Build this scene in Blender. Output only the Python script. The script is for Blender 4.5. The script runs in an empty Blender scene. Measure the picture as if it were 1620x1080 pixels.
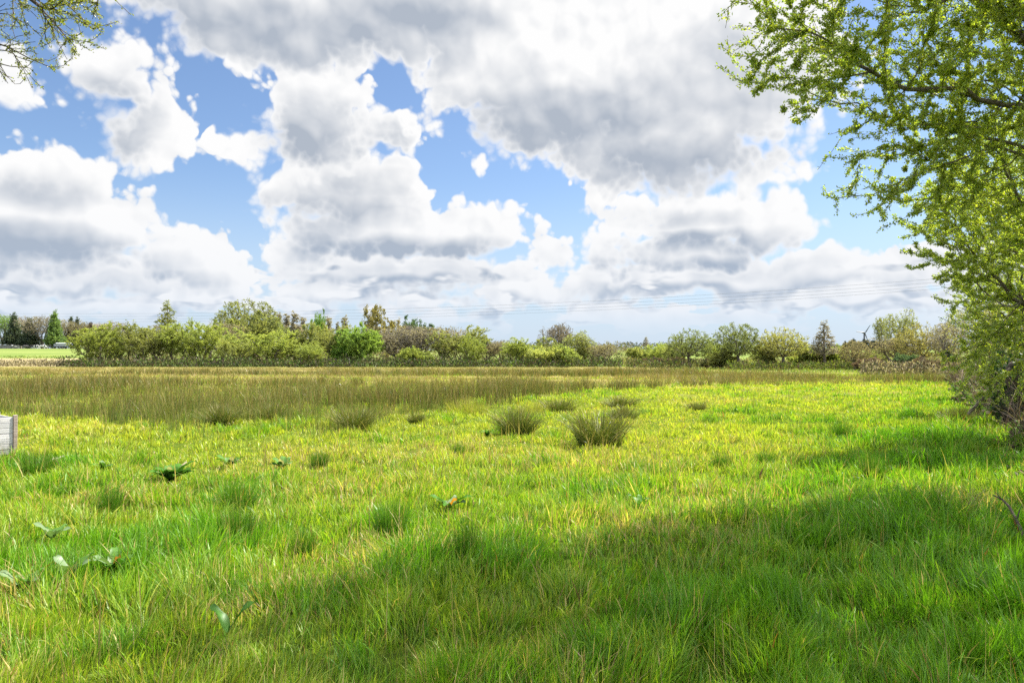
import bpy, math, random
import numpy as np
from mathutils import Vector, Matrix

# ------------------------------------------------------------------ scene, camera
SC = bpy.context.scene
COL = SC.collection
EYE = 1.6
FPX = 1215.0            # focal length in pixels of the 1620 x 1080 photograph
HZ = 563.0              # row of the horizon
R = math.radians

cam_d = bpy.data.cameras.new('camera')
cam = bpy.data.objects.new('camera', cam_d)
COL.objects.link(cam)
cam_d.sensor_width = 36.0
cam_d.lens = 36.0 * FPX / 1620.0
cam_d.clip_start = 0.05
cam_d.clip_end = 12000.0
PITCH = math.atan((HZ - 540.0) / FPX)
cam.location = (0, 0, EYE)
cam.rotation_euler = (math.pi / 2 + PITCH, 0, 0)
SC.camera = cam

SC.render.engine = 'CYCLES'
cy = SC.cycles
cy.max_bounces = 6
cy.diffuse_bounces = 3
cy.glossy_bounces = 2
cy.transmission_bounces = 4
cy.transparent_max_bounces = 8
cy.caustics_reflective = False
cy.caustics_refractive = False
cy.use_adaptive_sampling = True
cy.adaptive_threshold = 0.015
cy.use_denoising = False
cy.sample_clamp_indirect = 6.0
SC.view_settings.view_transform = 'Standard'
SC.view_settings.look = 'None'
SC.view_settings.gamma = 1.0
SC.view_settings.use_curve_mapping = False
SC.view_settings.exposure = 1.70

SUN_AZ, SUN_EL = R(62.0), R(53.0)       # azimuth to the right of the view direction


def ray(px, py):
    """world direction through a pixel of the photograph"""
    x, y, z = (px - 810.0) / FPX, 1.0, (540.0 - py) / FPX
    c, s = math.cos(PITCH), math.sin(PITCH)
    return Vector((x, y * c - z * s, y * s + z * c))


def azel(px, py):
    d = ray(px, py).normalized()
    return math.atan2(d.x, d.y), math.asin(d.z)


# ------------------------------------------------------------------ node helper
class NT:
    def __init__(self, tree):
        self.t = tree
        self.t.nodes.clear()

    def n(self, kind, ins=None, **props):
        nd = self.t.nodes.new(kind)
        for k, v in props.items():
            setattr(nd, k, v)
        for k, v in (ins or {}).items():
            self.put(nd.inputs[k], v)
        return nd

    def put(self, sock, v):
        if isinstance(v, bpy.types.NodeSocket):
            self.t.links.new(v, sock)
        elif isinstance(v, bpy.types.Node):
            self.t.links.new(v.outputs[0], sock)
        else:
            sock.default_value = v

    def m(self, op, a, b=None, c=None, clamp=False):
        nd = self.t.nodes.new('ShaderNodeMath')
        nd.operation = op
        nd.use_clamp = clamp
        for i, v in enumerate((a, b, c)):
            if v is not None:
                self.put(nd.inputs[i], v)
        return nd.outputs[0]

    def v(self, op, a, b=None, c=None, s=None):
        nd = self.t.nodes.new('ShaderNodeVectorMath')
        nd.operation = op
        for i, x in enumerate((a, b, c)):
            if x is not None:
                self.put(nd.inputs[i], x)
        if s is not None:
            self.put(nd.inputs['Scale'], s)
        return nd.outputs['Value'] if op in ('LENGTH', 'DOT_PRODUCT', 'DISTANCE') else nd.outputs[0]

    def mix(self, f, a, b):
        nd = self.t.nodes.new('ShaderNodeMix')
        nd.data_type = 'RGBA'
        self.put(nd.inputs[0], f)
        for s, x in ((nd.inputs[6], a), (nd.inputs[7], b)):
            if isinstance(x, tuple) and len(x) == 3:
                x = x + (1.0,)
            self.put(s, x)
        return nd.outputs[2]

    def ss(self, x, lo, hi, a=0.0, b=1.0):
        nd = self.t.nodes.new('ShaderNodeMapRange')
        nd.interpolation_type = 'SMOOTHSTEP'
        for i, q in enumerate((x, lo, hi, a, b)):
            self.put(nd.inputs[i], q)
        return nd.outputs[0]

    def lin(self, x, lo, hi, a=0.0, b=1.0):
        nd = self.t.nodes.new('ShaderNodeMapRange')
        for i, q in enumerate((x, lo, hi, a, b)):
            self.put(nd.inputs[i], q)
        return nd.outputs[0]

    def noise(self, vec, scale, detail=4.0, rough=0.55, dim='3D', dist=0.0):
        nd = self.n('ShaderNodeTexNoise', noise_dimensions=dim)
        self.put(nd.inputs['Vector'], vec)
        nd.inputs['Scale'].default_value = scale
        nd.inputs['Detail'].default_value = detail
        nd.inputs['Roughness'].default_value = rough
        nd.inputs['Distortion'].default_value = dist
        return nd.outputs[0]

NGRASS = 760000
NRUSH = 280000
# ------------------------------------------------------------------ sky: Nishita air, cumulus by direction, one sun
# every cumulus heap: azimuth / elevation given through the pixel it is seen at, half width, half height
HEAPS = [
    # long grey sheet along the top
    (430, -18, 300, 112), (660, -40, 300, 118), (262, -45, 118, 92),
    # great cloud right of the middle
    (770, 112, 138, 104), (900, 100, 220, 150), (1060, 130, 190, 180), (965, 215, 172, 70), (1012, 258, 126, 58),
    (1166, 264, 130, 42), (1200, 90, 140, 150), (1090, 10, 80, 60), (692, 188, 78, 36),
]
MID_HEAPS = [
    # tower left of the middle
    (500, 185, 112, 90), (546, 112, 32, 46), (402, 134, 36, 42), (446, 238, 112, 40), (600, 212, 88, 46),
    # loose puff upper left
    (190, 122, 92, 62), (226, 190, 82, 72), (128, 165, 52, 34), (236, 244, 56, 32), (28, 130, 66, 36), (346, 212, 13, 16),
    (757, 256, 17, 11),
]
LOW_HEAPS = [
    # heap below the tower
    (560, 312, 128, 72), (625, 366, 205, 58), (735, 360, 96, 52), (458, 300, 44, 62), (862, 400, 62, 44), (470, 395, 62, 40),
    # bank low on the left
    (66, 276, 106, 50), (50, 345, 195, 84), (196, 356, 82, 56), (272, 402, 96, 50), (338, 432, 78, 38), (150, 272, 38, 15),
    # heap low on the right
    (1120, 350, 190, 48), (1205, 358, 116, 50), (982, 402, 68, 54), (1085, 392, 150, 44), (938, 308, 24, 24), (872, 292, 17, 7),
    (286, 350, 18, 10), (1290, 372, 10, 12), (60, 410, 150, 40),
]
FAR_HEAPS = [
    (640, 432, 250, 30), (100, 440, 240, 34), (1240, 432, 178, 36), (1425, 424, 96, 38), (1120, 446, 270, 30), (1330, 466, 210, 26),
    (520, 458, 150, 26), (800, 456, 150, 26), (120, 482, 195, 18), (450, 405, 60, 40), (950, 452, 110, 30), (680, 480, 130, 14),
]
# deep parts of the heaps, where the water is thick and little sun comes through
DEEP = [
    (430, 40, 250, 48), (640, 20, 150, 30),
    (850, 215, 130, 50), (930, 185, 200, 44), (1030, 258, 150, 46), (1140, 90, 70, 60), (1090, 140, 150, 46), (1150, 250, 120, 32), (880, 262, 90, 30),
    (510, 205, 100, 46), (590, 220, 90, 34), (490, 240, 60, 22),
    (560, 325, 120, 26), (640, 398, 200, 24), (560, 300, 90, 30), (850, 422, 50, 16), (690, 432, 180, 14), (500, 365, 60, 24),
    (190, 180, 62, 58), (60, 300, 90, 24), (150, 410, 130, 18), (60, 380, 130, 24), (260, 440, 110, 14), (110, 440, 160, 12),
    (980, 425, 66, 26), (1120, 380, 130, 16), (1230, 385, 100, 16), (1080, 345, 80, 12), (1180, 425, 120, 16), (1000, 345, 60, 10),
]


def union(k, P, heaps, soft, rmax=1.0):
    """smooth union of ellipses in the (azimuth, elevation) plane, three to a vector"""
    sep = k.n('ShaderNodeSeparateXYZ', {0: P})
    X = k.n('ShaderNodeCombineXYZ', {0: sep.outputs[0], 1: sep.outputs[0], 2: sep.outputs[0]}).outputs[0]
    Y = k.n('ShaderNodeCombineXYZ', {0: sep.outputs[1], 1: sep.outputs[1], 2: sep.outputs[1]}).outputs[0]
    acc = None
    hs = list(heaps)
    while len(hs) % 3:
        hs.append(hs[-1])
    n = len(hs) // 3
    for i in range(n):
        ax, bx, ay, by, rr = [], [], [], [], []
        for (px, py, rx, ry) in (hs[i], hs[i + n], hs[i + 2 * n]):
            a, e = azel(px, py)
            ca = math.cos(a) ** 1.6
            rm = min((rx * ry) ** 0.5 / FPX * 0.85, rmax)
            sx, sy = FPX / (rx * ca) * rm ** 0.5, FPX / ry * rm ** 0.5
            ax.append(sx); bx.append(-a * sx); ay.append(sy); by.append(-e * sy); rr.append(-rm)
        dx = k.v('MULTIPLY_ADD', X, tuple(ax), tuple(bx))
        dy = k.v('MULTIPLY_ADD', Y, tuple(ay), tuple(by))
        t = k.v('MULTIPLY_ADD', dx, dx, tuple(rr))
        u = k.v('MULTIPLY_ADD', dy, dy, t)
        acc = u if acc is None else k.v('MINIMUM', acc, u)
    s = k.n('ShaderNodeSeparateXYZ', {0: acc})
    r = k.m('SMOOTH_MIN', k.m('SMOOTH_MIN', s.outputs[0], s.outputs[1], soft), s.outputs[2], soft)
    return k.m('MULTIPLY', r, -1.0)


def build_world():
    w = bpy.data.worlds.new('World')
    SC.world = w
    w.use_nodes = True
    k = NT(w.node_tree)
    tc = k.n('ShaderNodeTexCoord')
    nrm = k.v('NORMALIZE', tc.outputs['Generated'])
    sep = k.n('ShaderNodeSeparateXYZ', {0: nrm})
    az = k.m('ARCTAN2', sep.outputs[0], sep.outputs[1])
    el = k.m('ARCSINE', sep.outputs[2])
    P = k.n('ShaderNodeCombineXYZ', {0: az, 1: el}).outputs[0]
    sky = k.n('ShaderNodeTexSky', sky_type='NISHITA')
    sky.sun_disc = False
    sky.sun_elevation = SUN_EL
    sky.sun_rotation = SUN_AZ
    sky.altitude = 50.0
    sky.air_density = 1.0
    sky.dust_density = 0.6
    sky.ozone_density = 2.0
    skyc = sky.outputs[0]
    # ragged warp of the outlines
    w1 = k.n('ShaderNodeTexNoise', noise_dimensions='2D')
    k.put(w1.inputs['Vector'], P)
    w1.inputs['Scale'].default_value = 12.0
    w1.inputs['Detail'].default_value = 2.0
    w1.inputs['Roughness'].default_value = 0.55
    wv = k.v('MULTIPLY', k.v('SUBTRACT', w1.outputs['Color'], (0.5, 0.5, 0.5)), (0.060, 0.045, 0.0))
    Q = k.v('ADD', P, wv)
    Q2 = k.v('MULTIPLY_ADD', wv, (0.35, 0.35, 0.0), P)
    fine = k.ss(el, 0.32, 0.06)
    a1 = k.lin(fine, 0.0, 1.0, 0.062, 0.046)
    a2 = k.lin(fine, 0.0, 1.0, 0.080, 0.062)

    def detail(q, n, vd=2.0):
        v1 = k.n('ShaderNodeTexVoronoi', voronoi_dimensions='2D', feature='F1')
        k.put(v1.inputs['Vector'], q)
        v1.inputs['Scale'].default_value = 13.0
        v1.inputs['Detail'].default_value = vd
        v1.inputs['Roughness'].default_value = 0.62
        v1.inputs['Lacunarity'].default_value = 2.6
        b_ = k.m('MULTIPLY', k.m('SUBTRACT', 0.42, v1.outputs['Distance']), a1)
        nn = k.m('SUBTRACT', k.noise(q, 15.0, n, 0.58, '2D'), 0.5)
        return k.m('MULTIPLY_ADD', nn, a2, b_)
    h0 = detail(Q2, 7.0)
    hs = detail(Q2, 2.6, 1.3)
    h1 = detail(k.v('ADD', Q2, (0.0085, 0.0125, 0.0)), 2.6, 1.3)
    rel = k.m('SUBTRACT', hs, h1)                       # bumps seen from the sunny side
    vary = k.noise(k.v('MULTIPLY', P, (1.0, 1.7, 0.0)), 8.0, 4.0, 0.6, '2D')
    deep = k.ss(k.m('MULTIPLY_ADD', k.m('SUBTRACT', vary, 0.5), 0.07, union(k, Q2, DEEP, 0.03, 0.045)), -0.050, 0.075)
    soft = k.lin(k.noise(P, 7.0, 1.0, 0.5, '2D'), 0.35, 0.65, 0.006, 0.022)
    hz = k.ss(el, 0.22, 0.02)
    white = k.mix(hz, (6.8, 6.8, 6.8), (6.2, 6.35, 6.6))
    grey = k.mix(hz, (3.05, 3.42, 4.0), (2.75, 3.4, 4.35))
    air = (4.2, 5.1, 6.3)
    lowair = k.m('MULTIPLY', k.ss(el, 0.10, 0.0), 0.60)
    fade = k.ss(el, 0.012, 0.065)
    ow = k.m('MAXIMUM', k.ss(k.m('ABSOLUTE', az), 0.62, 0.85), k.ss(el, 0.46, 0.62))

    def layer(heaps, under, off, lo_, hi_, extra=None, kd=0.45, kb=0.62):
        u0 = union(k, Q, heaps, 0.02)
        u1 = union(k, k.v('ADD', Q, off), heaps, 0.02)
        if extra is not None:
            u0, u1 = extra(u0, u1)
        D = k.m('ADD', k.m('ADD', u0, 0.021), h0)
        base_ = k.m('SUBTRACT', u1, u0)                 # thicker towards the sun: the under side
        al = k.ss(D, -0.006, k.m('MULTIPLY_ADD', k.ss(base_, -0.01, 0.03), 0.018, soft))
        al = k.m('MULTIPLY', al, fade)
        ed = k.ss(D, 0.004, 0.060)
        sh = k.m('MULTIPLY_ADD', k.ss(base_, lo_, hi_), kb, k.m('MULTIPLY', deep, kd))
        sh = k.m('MULTIPLY_ADD', hs, -1.8, sh)
        sh = k.m('SUBTRACT', k.m('MULTIPLY', sh, ed), k.m('MULTIPLY', rel, 6.0), clamp=True)
        cl = k.mix(sh, white, grey)
        cl = k.mix(lowair, cl, air)
        return k.mix(al, under, cl)

    base = k.v('MULTIPLY', skyc, (0.96, 1.02, 1.12))
    base = k.mix(k.m('MULTIPLY', k.ss(el, 0.24, 0.0), 0.85), base, air)
    # rows of small far clouds above the horizon go with the lowest, farthest heaps
    low = k.noise(k.v('MULTIPLY', P, (1.0, 2.6, 0.0)), 13.0, 3.0, 0.55, '2D')
    lw = k.m('MULTIPLY', k.ss(el, 0.150, 0.100), k.ss(el, 0.0, 0.045))
    lo = k.m('MULTIPLY_ADD', k.m('SUBTRACT', low, 0.41), 0.22, k.m('MULTIPLY_ADD', lw, 0.10, -0.10))
    lo1 = k.noise(k.v('MULTIPLY', k.v('ADD', P, (0.010, 0.022, 0.0)), (1.0, 2.6, 0.0)), 13.0, 2.0, 0.55, '2D')
    lo1 = k.m('MULTIPLY_ADD', k.m('SUBTRACT', lo1, 0.41), 0.22, k.m('MULTIPLY_ADD', lw, 0.10, -0.10))
    # heaps elsewhere in the sky go with the nearest layer
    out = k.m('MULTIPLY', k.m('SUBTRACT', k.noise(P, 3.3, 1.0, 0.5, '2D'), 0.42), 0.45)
    col = layer(FAR_HEAPS, base, (0.004, 0.013, 0.0), -0.012, 0.020, lambda u0, u1: (k.m('SMOOTH_MAX', u0, lo, 0.012), k.m('SMOOTH_MAX', u1, lo1, 0.012)), 0.45, 0.9)
    col = layer(LOW_HEAPS, col, (0.010, 0.024, 0.0), -0.016, 0.030, None, 0.78, 0.70)
    col = layer(MID_HEAPS, col, (0.014, 0.030, 0.0), -0.020, 0.042, None, 0.85, 0.60)
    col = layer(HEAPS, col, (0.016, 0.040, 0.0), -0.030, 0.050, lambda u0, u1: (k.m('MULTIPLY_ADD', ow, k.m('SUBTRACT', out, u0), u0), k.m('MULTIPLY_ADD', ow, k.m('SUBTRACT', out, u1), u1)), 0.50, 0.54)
    col = k.v('SCALE', col, s=k.lin(ow, 0.0, 1.0, 0.90, 2.0))  # unseen sky outside the view made brighter, as added fill for the shadows
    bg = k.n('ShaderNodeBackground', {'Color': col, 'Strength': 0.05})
    o = k.n('ShaderNodeOutputWorld')
    k.put(o.inputs[0], bg.outputs[0])
    w.cycles.sampling_method = 'MANUAL'
    w.cycles.sample_map_resolution = 512


build_world()
sun_d = bpy.data.lights.new('sun', 'SUN')
sun_d.energy = 4.9
sun_d.angle = R(0.53)
sun_d.color = (1.0, 0.95, 0.86)
sun = bpy.data.objects.new('sun', sun_d)
COL.objects.link(sun)
SUN_DIR = Vector((math.sin(SUN_AZ) * math.cos(SUN_EL), math.cos(SUN_AZ) * math.cos(SUN_EL), math.sin(SUN_EL)))
sun.rotation_euler = (-SUN_DIR).to_track_quat('-Z', 'Y').to_euler()
sun.location = (60, 30, 90)

# ------------------------------------------------------------------ numbers: value noise, terrain
def _hash(ix, iy, seed):
    h = (ix.astype(np.int64) * 374761393 + iy.astype(np.int64) * 668265263 + seed * 974711) & 0x7fffffff
    h = ((h ^ (h >> 13)) * 1274126177) & 0x7fffffff
    return ((h ^ (h >> 16)) & 0xffff) / 65535.0


def vnoise(x, y, seed=0):
    ix, iy = np.floor(x), np.floor(y)
    fx, fy = x - ix, y - iy
    fx, fy = fx * fx * (3 - 2 * fx), fy * fy * (3 - 2 * fy)
    a, b = _hash(ix, iy, seed), _hash(ix + 1, iy, seed)
    c, d = _hash(ix, iy + 1, seed), _hash(ix + 1, iy + 1, seed)
    return (a * (1 - fx) + b * fx) * (1 - fy) + (c * (1 - fx) + d * fx) * fy


def fbm(x, y, seed=0, octs=4, rough=0.5):
    s, a, t = 0.0, 1.0, 0.0
    for o in range(octs):
        s = s + a * vnoise(x * 2 ** o, y * 2 ** o, seed + 17 * o)
        t += a
        a *= rough
    return s / t


def sstep(x, a, b):
    t = np.clip((x - a) / (b - a), 0, 1)
    return t * t * (3 - 2 * t)


def ground_z(x, y):
    x, y = np.asarray(x, float), np.asarray(y, float)
    d = np.hypot(x, y)
    near = 1 - sstep(d, 50, 110)
    z = near * ((fbm(x / 5.5, y / 5.5, 3, 2) - 0.5) * 0.26 + (fbm(x / 1.1, y / 1.1, 5, 2) - 0.5) * 0.14)
    z = z + 3.9 * sstep(y, 118, 300) * 0.98 + 0.6 * sstep(y, 126, 150) * sstep(-x, 30, 90)
    # foot of the hedge on the right
    hx = hedge_x(y)
    z = z + 0.35 * sstep(x, hx - 0.6, hx + 2.2) * (1 - sstep(y, 60, 110))
    z = z + 5.0 * sstep(d, 380, 900) * (fbm(x / 420.0, y / 420.0, 9, 2) - 0.25)
    z = z + 0.10 * sstep(d, 2.5, 0.0) * 0
    return z


def hedge_x(y):
    return 1.6 + 0.535 * np.maximum(np.asarray(y, float), -4.0)


def gz(x, y):
    return float(ground_z(np.array([x]), np.array([y]))[0])


def at(px, depth, z=None):
    """the point of the ground (or of height z) seen in column px at the given depth"""
    x = (px - 810.0) / FPX * depth
    return Vector((x, depth, gz(x, depth) if z is None else z))


def depth_of(py):
    return EYE * FPX / max(py - HZ, 1.0)


# ------------------------------------------------------------------ meshes and objects
def mesh_from(name, verts, faces_idx, face_len, col=None, smooth=False, mat=None, extra=None):
    """verts (n,3), flat loop indices, loop counts per face"""
    me = bpy.data.meshes.new(name)
    verts = np.asarray(verts, np.float32)
    faces_idx = np.asarray(faces_idx, np.int32)
    face_len = np.asarray(face_len, np.int32)
    me.vertices.add(len(verts))
    me.vertices.foreach_set('co', verts.ravel())
    me.loops.add(len(faces_idx))
    me.loops.foreach_set('vertex_index', faces_idx)
    me.polygons.add(len(face_len))
    st = np.zeros(len(face_len), np.int32)
    st[1:] = np.cumsum(face_len)[:-1]
    me.polygons.foreach_set('loop_start', st)
    me.polygons.foreach_set('loop_total', face_len)
    me.polygons.foreach_set('use_smooth', np.full(len(face_len), smooth))
    if col is not None:
        ca = me.color_attributes.new('tint', 'FLOAT_COLOR', 'POINT')
        c4 = np.ones((len(verts), 4), np.float32)
        c4[:, :3] = col
        ca.data.foreach_set('color', c4.ravel())
    me.update(calc_edges=True)
    if mat:
        for m in (mat if isinstance(mat, (list, tuple)) else [mat]):
            me.materials.append(m)
    return me


def link(name, me, parent=None):
    o = bpy.data.objects.new(name, me)
    COL.objects.link(o)
    if parent is not None:
        o.parent = parent
    return o


def tag(o, label=None, cat=None, group=None, kind=None):
    if label:
        o['label'] = label
    if cat:
        o['category'] = cat
    if group:
        o['group'] = group
    if kind:
        o['kind'] = kind
    return o


def empty(name, loc, label, cat, group=None, rz=0.0):
    o = bpy.data.objects.new(name, None)
    o.empty_display_size = 0.3
    o.location = loc
    o.rotation_euler = (0, 0, rz)
    COL.objects.link(o)
    return tag(o, label, cat, group)


def copy_tree(src, **kw):
    r = src.copy()
    COL.objects.link(r)
    for ch in src.children:
        c = ch.copy()
        COL.objects.link(c)
        c.parent = r
        for g2 in ch.children:
            d = g2.copy()
            COL.objects.link(d)
            d.parent = c
    for k_, v_ in kw.items():
        r[k_] = v_
    return r


# ------------------------------------------------------------------ materials
def new_mat(name):
    m = bpy.data.materials.new(name)
    m.use_nodes = True
    return m, NT(m.node_tree)


def leaf_material(name, trans=0.45, sheen=0.06, use_obj=False, tcol=(1.25, 1.35, 0.55), rough=0.45, var=0.0):
    """two-sided leaf: diffuse + light coming through + a little gloss; colour from the mesh's tint (times the thing's own colour)"""
    m, k = new_mat(name)
    at_ = k.n('ShaderNodeAttribute', attribute_name='tint')
    c = at_.outputs['Color']
    if use_obj:
        oi = k.n('ShaderNodeObjectInfo')
        c = k.v('MULTIPLY', c, oi.outputs['Color'])
    tc = k.v('MULTIPLY', c, tcol)
    d = k.n('ShaderNodeBsdfDiffuse', {'Color': c})
    t = k.n('ShaderNodeBsdfTranslucent', {'Color': tc})
    mx = k.n('ShaderNodeMixShader', {0: trans, 1: d.outputs[0], 2: t.outputs[0]})
    gl = k.n('ShaderNodeBsdfGlossy', {'Color': (1, 1, 1, 1), 'Roughness': rough})
    m2 = k.n('ShaderNodeMixShader', {0: sheen, 1: mx.outputs[0], 2: gl.outputs[0]})
    k.n('ShaderNodeOutputMaterial', {0: m2.outputs[0]})
    return m


def plain_material(name, c1, c2, scale=4.0, rough=0.9, detail=5.0, bump=0.0, stretch=(1, 1, 1), spec=0.2, use_obj=False):
    m, k = new_mat(name)
    tc = k.n('ShaderNodeTexCoord')
    v = k.v('MULTIPLY', tc.outputs['Object'], stretch)
    nz = k.noise(v, scale, detail, 0.6)
    c = k.mix(k.ss(nz, 0.3, 0.7), c1, c2)
    if use_obj:
        c = k.v('MULTIPLY', c, k.n('ShaderNodeObjectInfo').outputs['Color'])
    b = k.n('ShaderNodeBsdfPrincipled', {'Base Color': c, 'Roughness': rough, 'Specular IOR Level': spec})
    if bump:
        bn = k.n('ShaderNodeBump', {'Height': nz, 'Strength': bump, 'Distance': 0.02})
        k.put(b.inputs['Normal'], bn.outputs[0])
    k.n('ShaderNodeOutputMaterial', {0: b.outputs[0]})
    return m


M_GRASS = leaf_material('grass blades', 0.45, 0.018, tcol=(1.25, 1.30, 0.48), rough=0.45)
M_RUSH = leaf_material('rush stems', 0.25, 0.02, tcol=(1.1, 1.15, 0.6), rough=0.4)
M_LEAF = leaf_material('young leaves', 0.58, 0.035, tcol=(1.25, 1.35, 0.5), rough=0.4)
M_FAR_LEAF = leaf_material('far leaves', 0.52, 0.006, use_obj=True, tcol=(1.15, 1.15, 0.75), rough=0.6)
M_DOCK = leaf_material('dock leaves', 0.28, 0.012, tcol=(1.1, 1.3, 0.5), rough=0.4)
M_BARK = plain_material('bark', (0.075, 0.058, 0.042), (0.15, 0.125, 0.095), 14.0, 0.9, 6.0, 0.6, (1, 1, 0.3))
M_FAR_BARK = plain_material('far bark', (0.085, 0.072, 0.058), (0.15, 0.13, 0.105), 3.0, 0.95, 3.0, 0.0, (1, 1, 0.4))
M_DARK_BARK = plain_material('dark bark', (0.045, 0.035, 0.027), (0.09, 0.07, 0.052), 16.0, 0.9, 5.0, 0.5, (1, 1, 0.3))
M_BRAMBLE = leaf_material('bramble', 0.25, 0.008, tcol=(1.1, 1.2, 0.6), rough=0.5)

# ------------------------------------------------------------------ ground: one sheet to the horizon
def spaced(lo, hi, fine, near_lo, near_hi, growth=1.09, start=None):
    a = list(np.arange(near_lo, near_hi, fine))
    s = fine
    while a[-1] < hi:
        s *= growth
        a.append(a[-1] + s)
    b = []
    s, x = fine, near_lo
    while x > lo:
        s *= growth
        x -= s
        b.append(x)
    return np.array(b[::-1] + a)


def build_ground():
    xs = spaced(-6000, 6000, 0.22, -18, 24, 1.10)
    ys = spaced(-3000, 7000, 0.22, -2, 34, 1.075)
    X, Y = np.meshgrid(xs, ys)
    Z = ground_z(X, Y)
    V = np.stack([X, Y, Z], -1).reshape(-1, 3)
    nx, ny = len(xs), len(ys)
    i = np.arange(nx * ny).reshape(ny, nx)
    q = np.stack([i[:-1, :-1], i[:-1, 1:], i[1:, 1:], i[1:, :-1]], -1).reshape(-1, 4)
    m, k = new_mat('ground')
    geo = k.n('ShaderNodeNewGeometry')
    P = geo.outputs['Position']
    sp = k.n('ShaderNodeSeparateXYZ', {0: P})
    x, y = sp.outputs[0], sp.outputs[1]
    n1 = k.noise(P, 0.35, 5.0, 0.6)
    n2 = k.noise(P, 6.0, 5.0, 0.65)
    soil = k.mix(n2, (0.030, 0.050, 0.008), (0.085, 0.115, 0.016))
    # wet field of rushes: olive and straw in long streaks
    stk = k.noise(k.v('MULTIPLY', P, (0.035, 0.16, 0.0)), 1.0, 4.0, 0.6)
    rush = k.mix(k.ss(stk, 0.38, 0.66), (0.110, 0.115, 0.028), (0.30, 0.255, 0.090))
    rush = k.mix(k.m('MULTIPLY', n2, 0.5), rush, (0.07, 0.075, 0.02))
    # meadow beyond the trees
    mead = k.mix(k.ss(k.noise(P, 0.03, 4.0, 0.6), 0.35, 0.65), (0.110, 0.150, 0.040), (0.15, 0.18, 0.055))
    straw = k.mix(k.ss(k.noise(P, 0.25, 5.0, 0.65), 0.35, 0.7), (0.17, 0.14, 0.065), (0.34, 0.28, 0.16))
    far = k.mix(k.ss(k.noise(P, 0.006, 3.0, 0.5), 0.4, 0.6), (0.07, 0.10, 0.03), (0.16, 0.19, 0.05))
    c = k.mix(k.ss(y, 22.0, 40.0), soil, rush)
    c = k.mix(k.m('MULTIPLY', k.ss(y, 116.0, 122.0), 1.0), c, mead)
    wig = k.m('MULTIPLY_ADD', n1, 14.0, -7.0)
    ybank = k.m('ADD', y, wig)
    sm = k.m('MULTIPLY', k.m('MULTIPLY', k.ss(ybank, 112.0, 118.0), k.ss(ybank, 166.0, 156.0)), k.ss(x, -62.0, -74.0))
    c = k.mix(sm, c, straw)
    c = k.mix(k.ss(y, 330.0, 420.0), c, far)
    b = k.n('ShaderNodeBsdfDiffuse', {'Color': c})
    bp = k.n('ShaderNodeBump', {'Height': n2, 'Strength': 0.6, 'Distance': 0.05})
    k.put(b.inputs['Normal'], bp.outputs[0])
    k.n('ShaderNodeOutputMaterial', {0: b.outputs[0]})
    me = mesh_from('ground', V, q.ravel(), np.full(len(q), 4), smooth=True, mat=m)
    tag(link('ground', me), kind='structure')


build_ground()

# near edge of the rush bed, as seen: column -> row
RUSH_NEAR = np.array([(-900, 664), (-100, 660), (0, 656), (100, 666), (200, 672), (330, 680), (420, 670), (500, 674), (560, 682), (612, 676),
                      (640, 657), (720, 652), (790, 641), (850, 633), (900, 626), (1000, 616), (1100, 612), (1300, 608), (1500, 606), (1900, 604)], float)
RUSH_FAR = np.array([(-900, 581.5), (0, 581.5), (900, 583), (1060, 586), (1130, 592), (1300, 596), (1540, 600), (1900, 601)], float)


def rush_mask(x, y):
    px = 810 + FPX * x / np.maximum(y, 0.5)
    near = EYE * FPX / (np.interp(px, RUSH_NEAR[:, 0], RUSH_NEAR[:, 1]) - HZ)
    far = EYE * FPX / (np.interp(px, RUSH_FAR[:, 0], RUSH_FAR[:, 1]) - HZ)
    wob = (fbm(x / 2.0, y / 2.0, 41, 4, 0.65) - 0.5) * 0.55
    m = sstep(y, near * (0.98 + wob), near * (1.04 + wob)) * (1 - sstep(y, far * 0.97, far * 1.02))
    return m * (y > 8)


def blades(base, height, width, lean, leandir, face, segs, col, name, mat, tipcol=None, curl=1.6):
    """many tapered bent blades in one mesh; arrays of length n"""
    n = len(height)
    rows = segs            # rows of two vertices, then the tip
    ts = np.linspace(0, 1, rows + 1)
    nv = rows * 2 + 1
    V = np.empty((n, nv, 3), np.float32)
    side = np.stack([np.cos(face), np.sin(face), np.zeros(n)], -1)
    ld = np.stack([np.cos(leandir), np.sin(leandir), np.zeros(n)], -1)
    for r, t in enumerate(ts):
        out = (lean * t ** curl)[:, None] * ld * height[:, None]
        up = height * t * np.sqrt(np.maximum(1 - (lean * t ** (curl - 0.5)) ** 2 * 0.6, 0.15))
        c = base + out
        c[:, 2] += up
        if r < rows:
            w = (width * (1 - 0.75 * t ** 1.5))[:, None] * 0.5
            V[:, 2 * r] = c - side * w
            V[:, 2 * r + 1] = c + side * w
        else:
            V[:, 2 * rows] = c
    o = (np.arange(n) * nv)[:, None]
    idx, ln = [], []
    per = []
    for r in range(rows - 1):
        per += [2 * r, 2 * r + 1, 2 * r + 3, 2 * r + 2]
        ln.append(4)
    per += [2 * rows - 2, 2 * rows - 1, 2 * rows]
    ln.append(3)
    idx = (o + np.array(per)[None, :]).ravel()
    C = np.repeat(col[:, None, :], nv, 1)
    if tipcol is not None:
        tt = np.array([ts[r // 2] for r in range(2 * rows)] + [1.0])
        C = C * (1 - tt[None, :, None] ** 2) + tipcol[:, None, :] * tt[None, :, None] ** 2
    return mesh_from(name, V.reshape(-1, 3), idx, np.tile(ln, n), C.reshape(-1, 3), mat=mat)


def wedge(rng, n, d0, d1, p, side=1.6, fov=0.69):
    """points of the visible wedge, number per square metre falling as depth**-p"""
    e = 2.0 - p
    d = (rng.random(n) * (d1 ** e - d0 ** e) + d0 ** e) ** (1 / e)
    x = (rng.random(n) * 2 - 1) * (fov * d + side)
    return x, d


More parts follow.
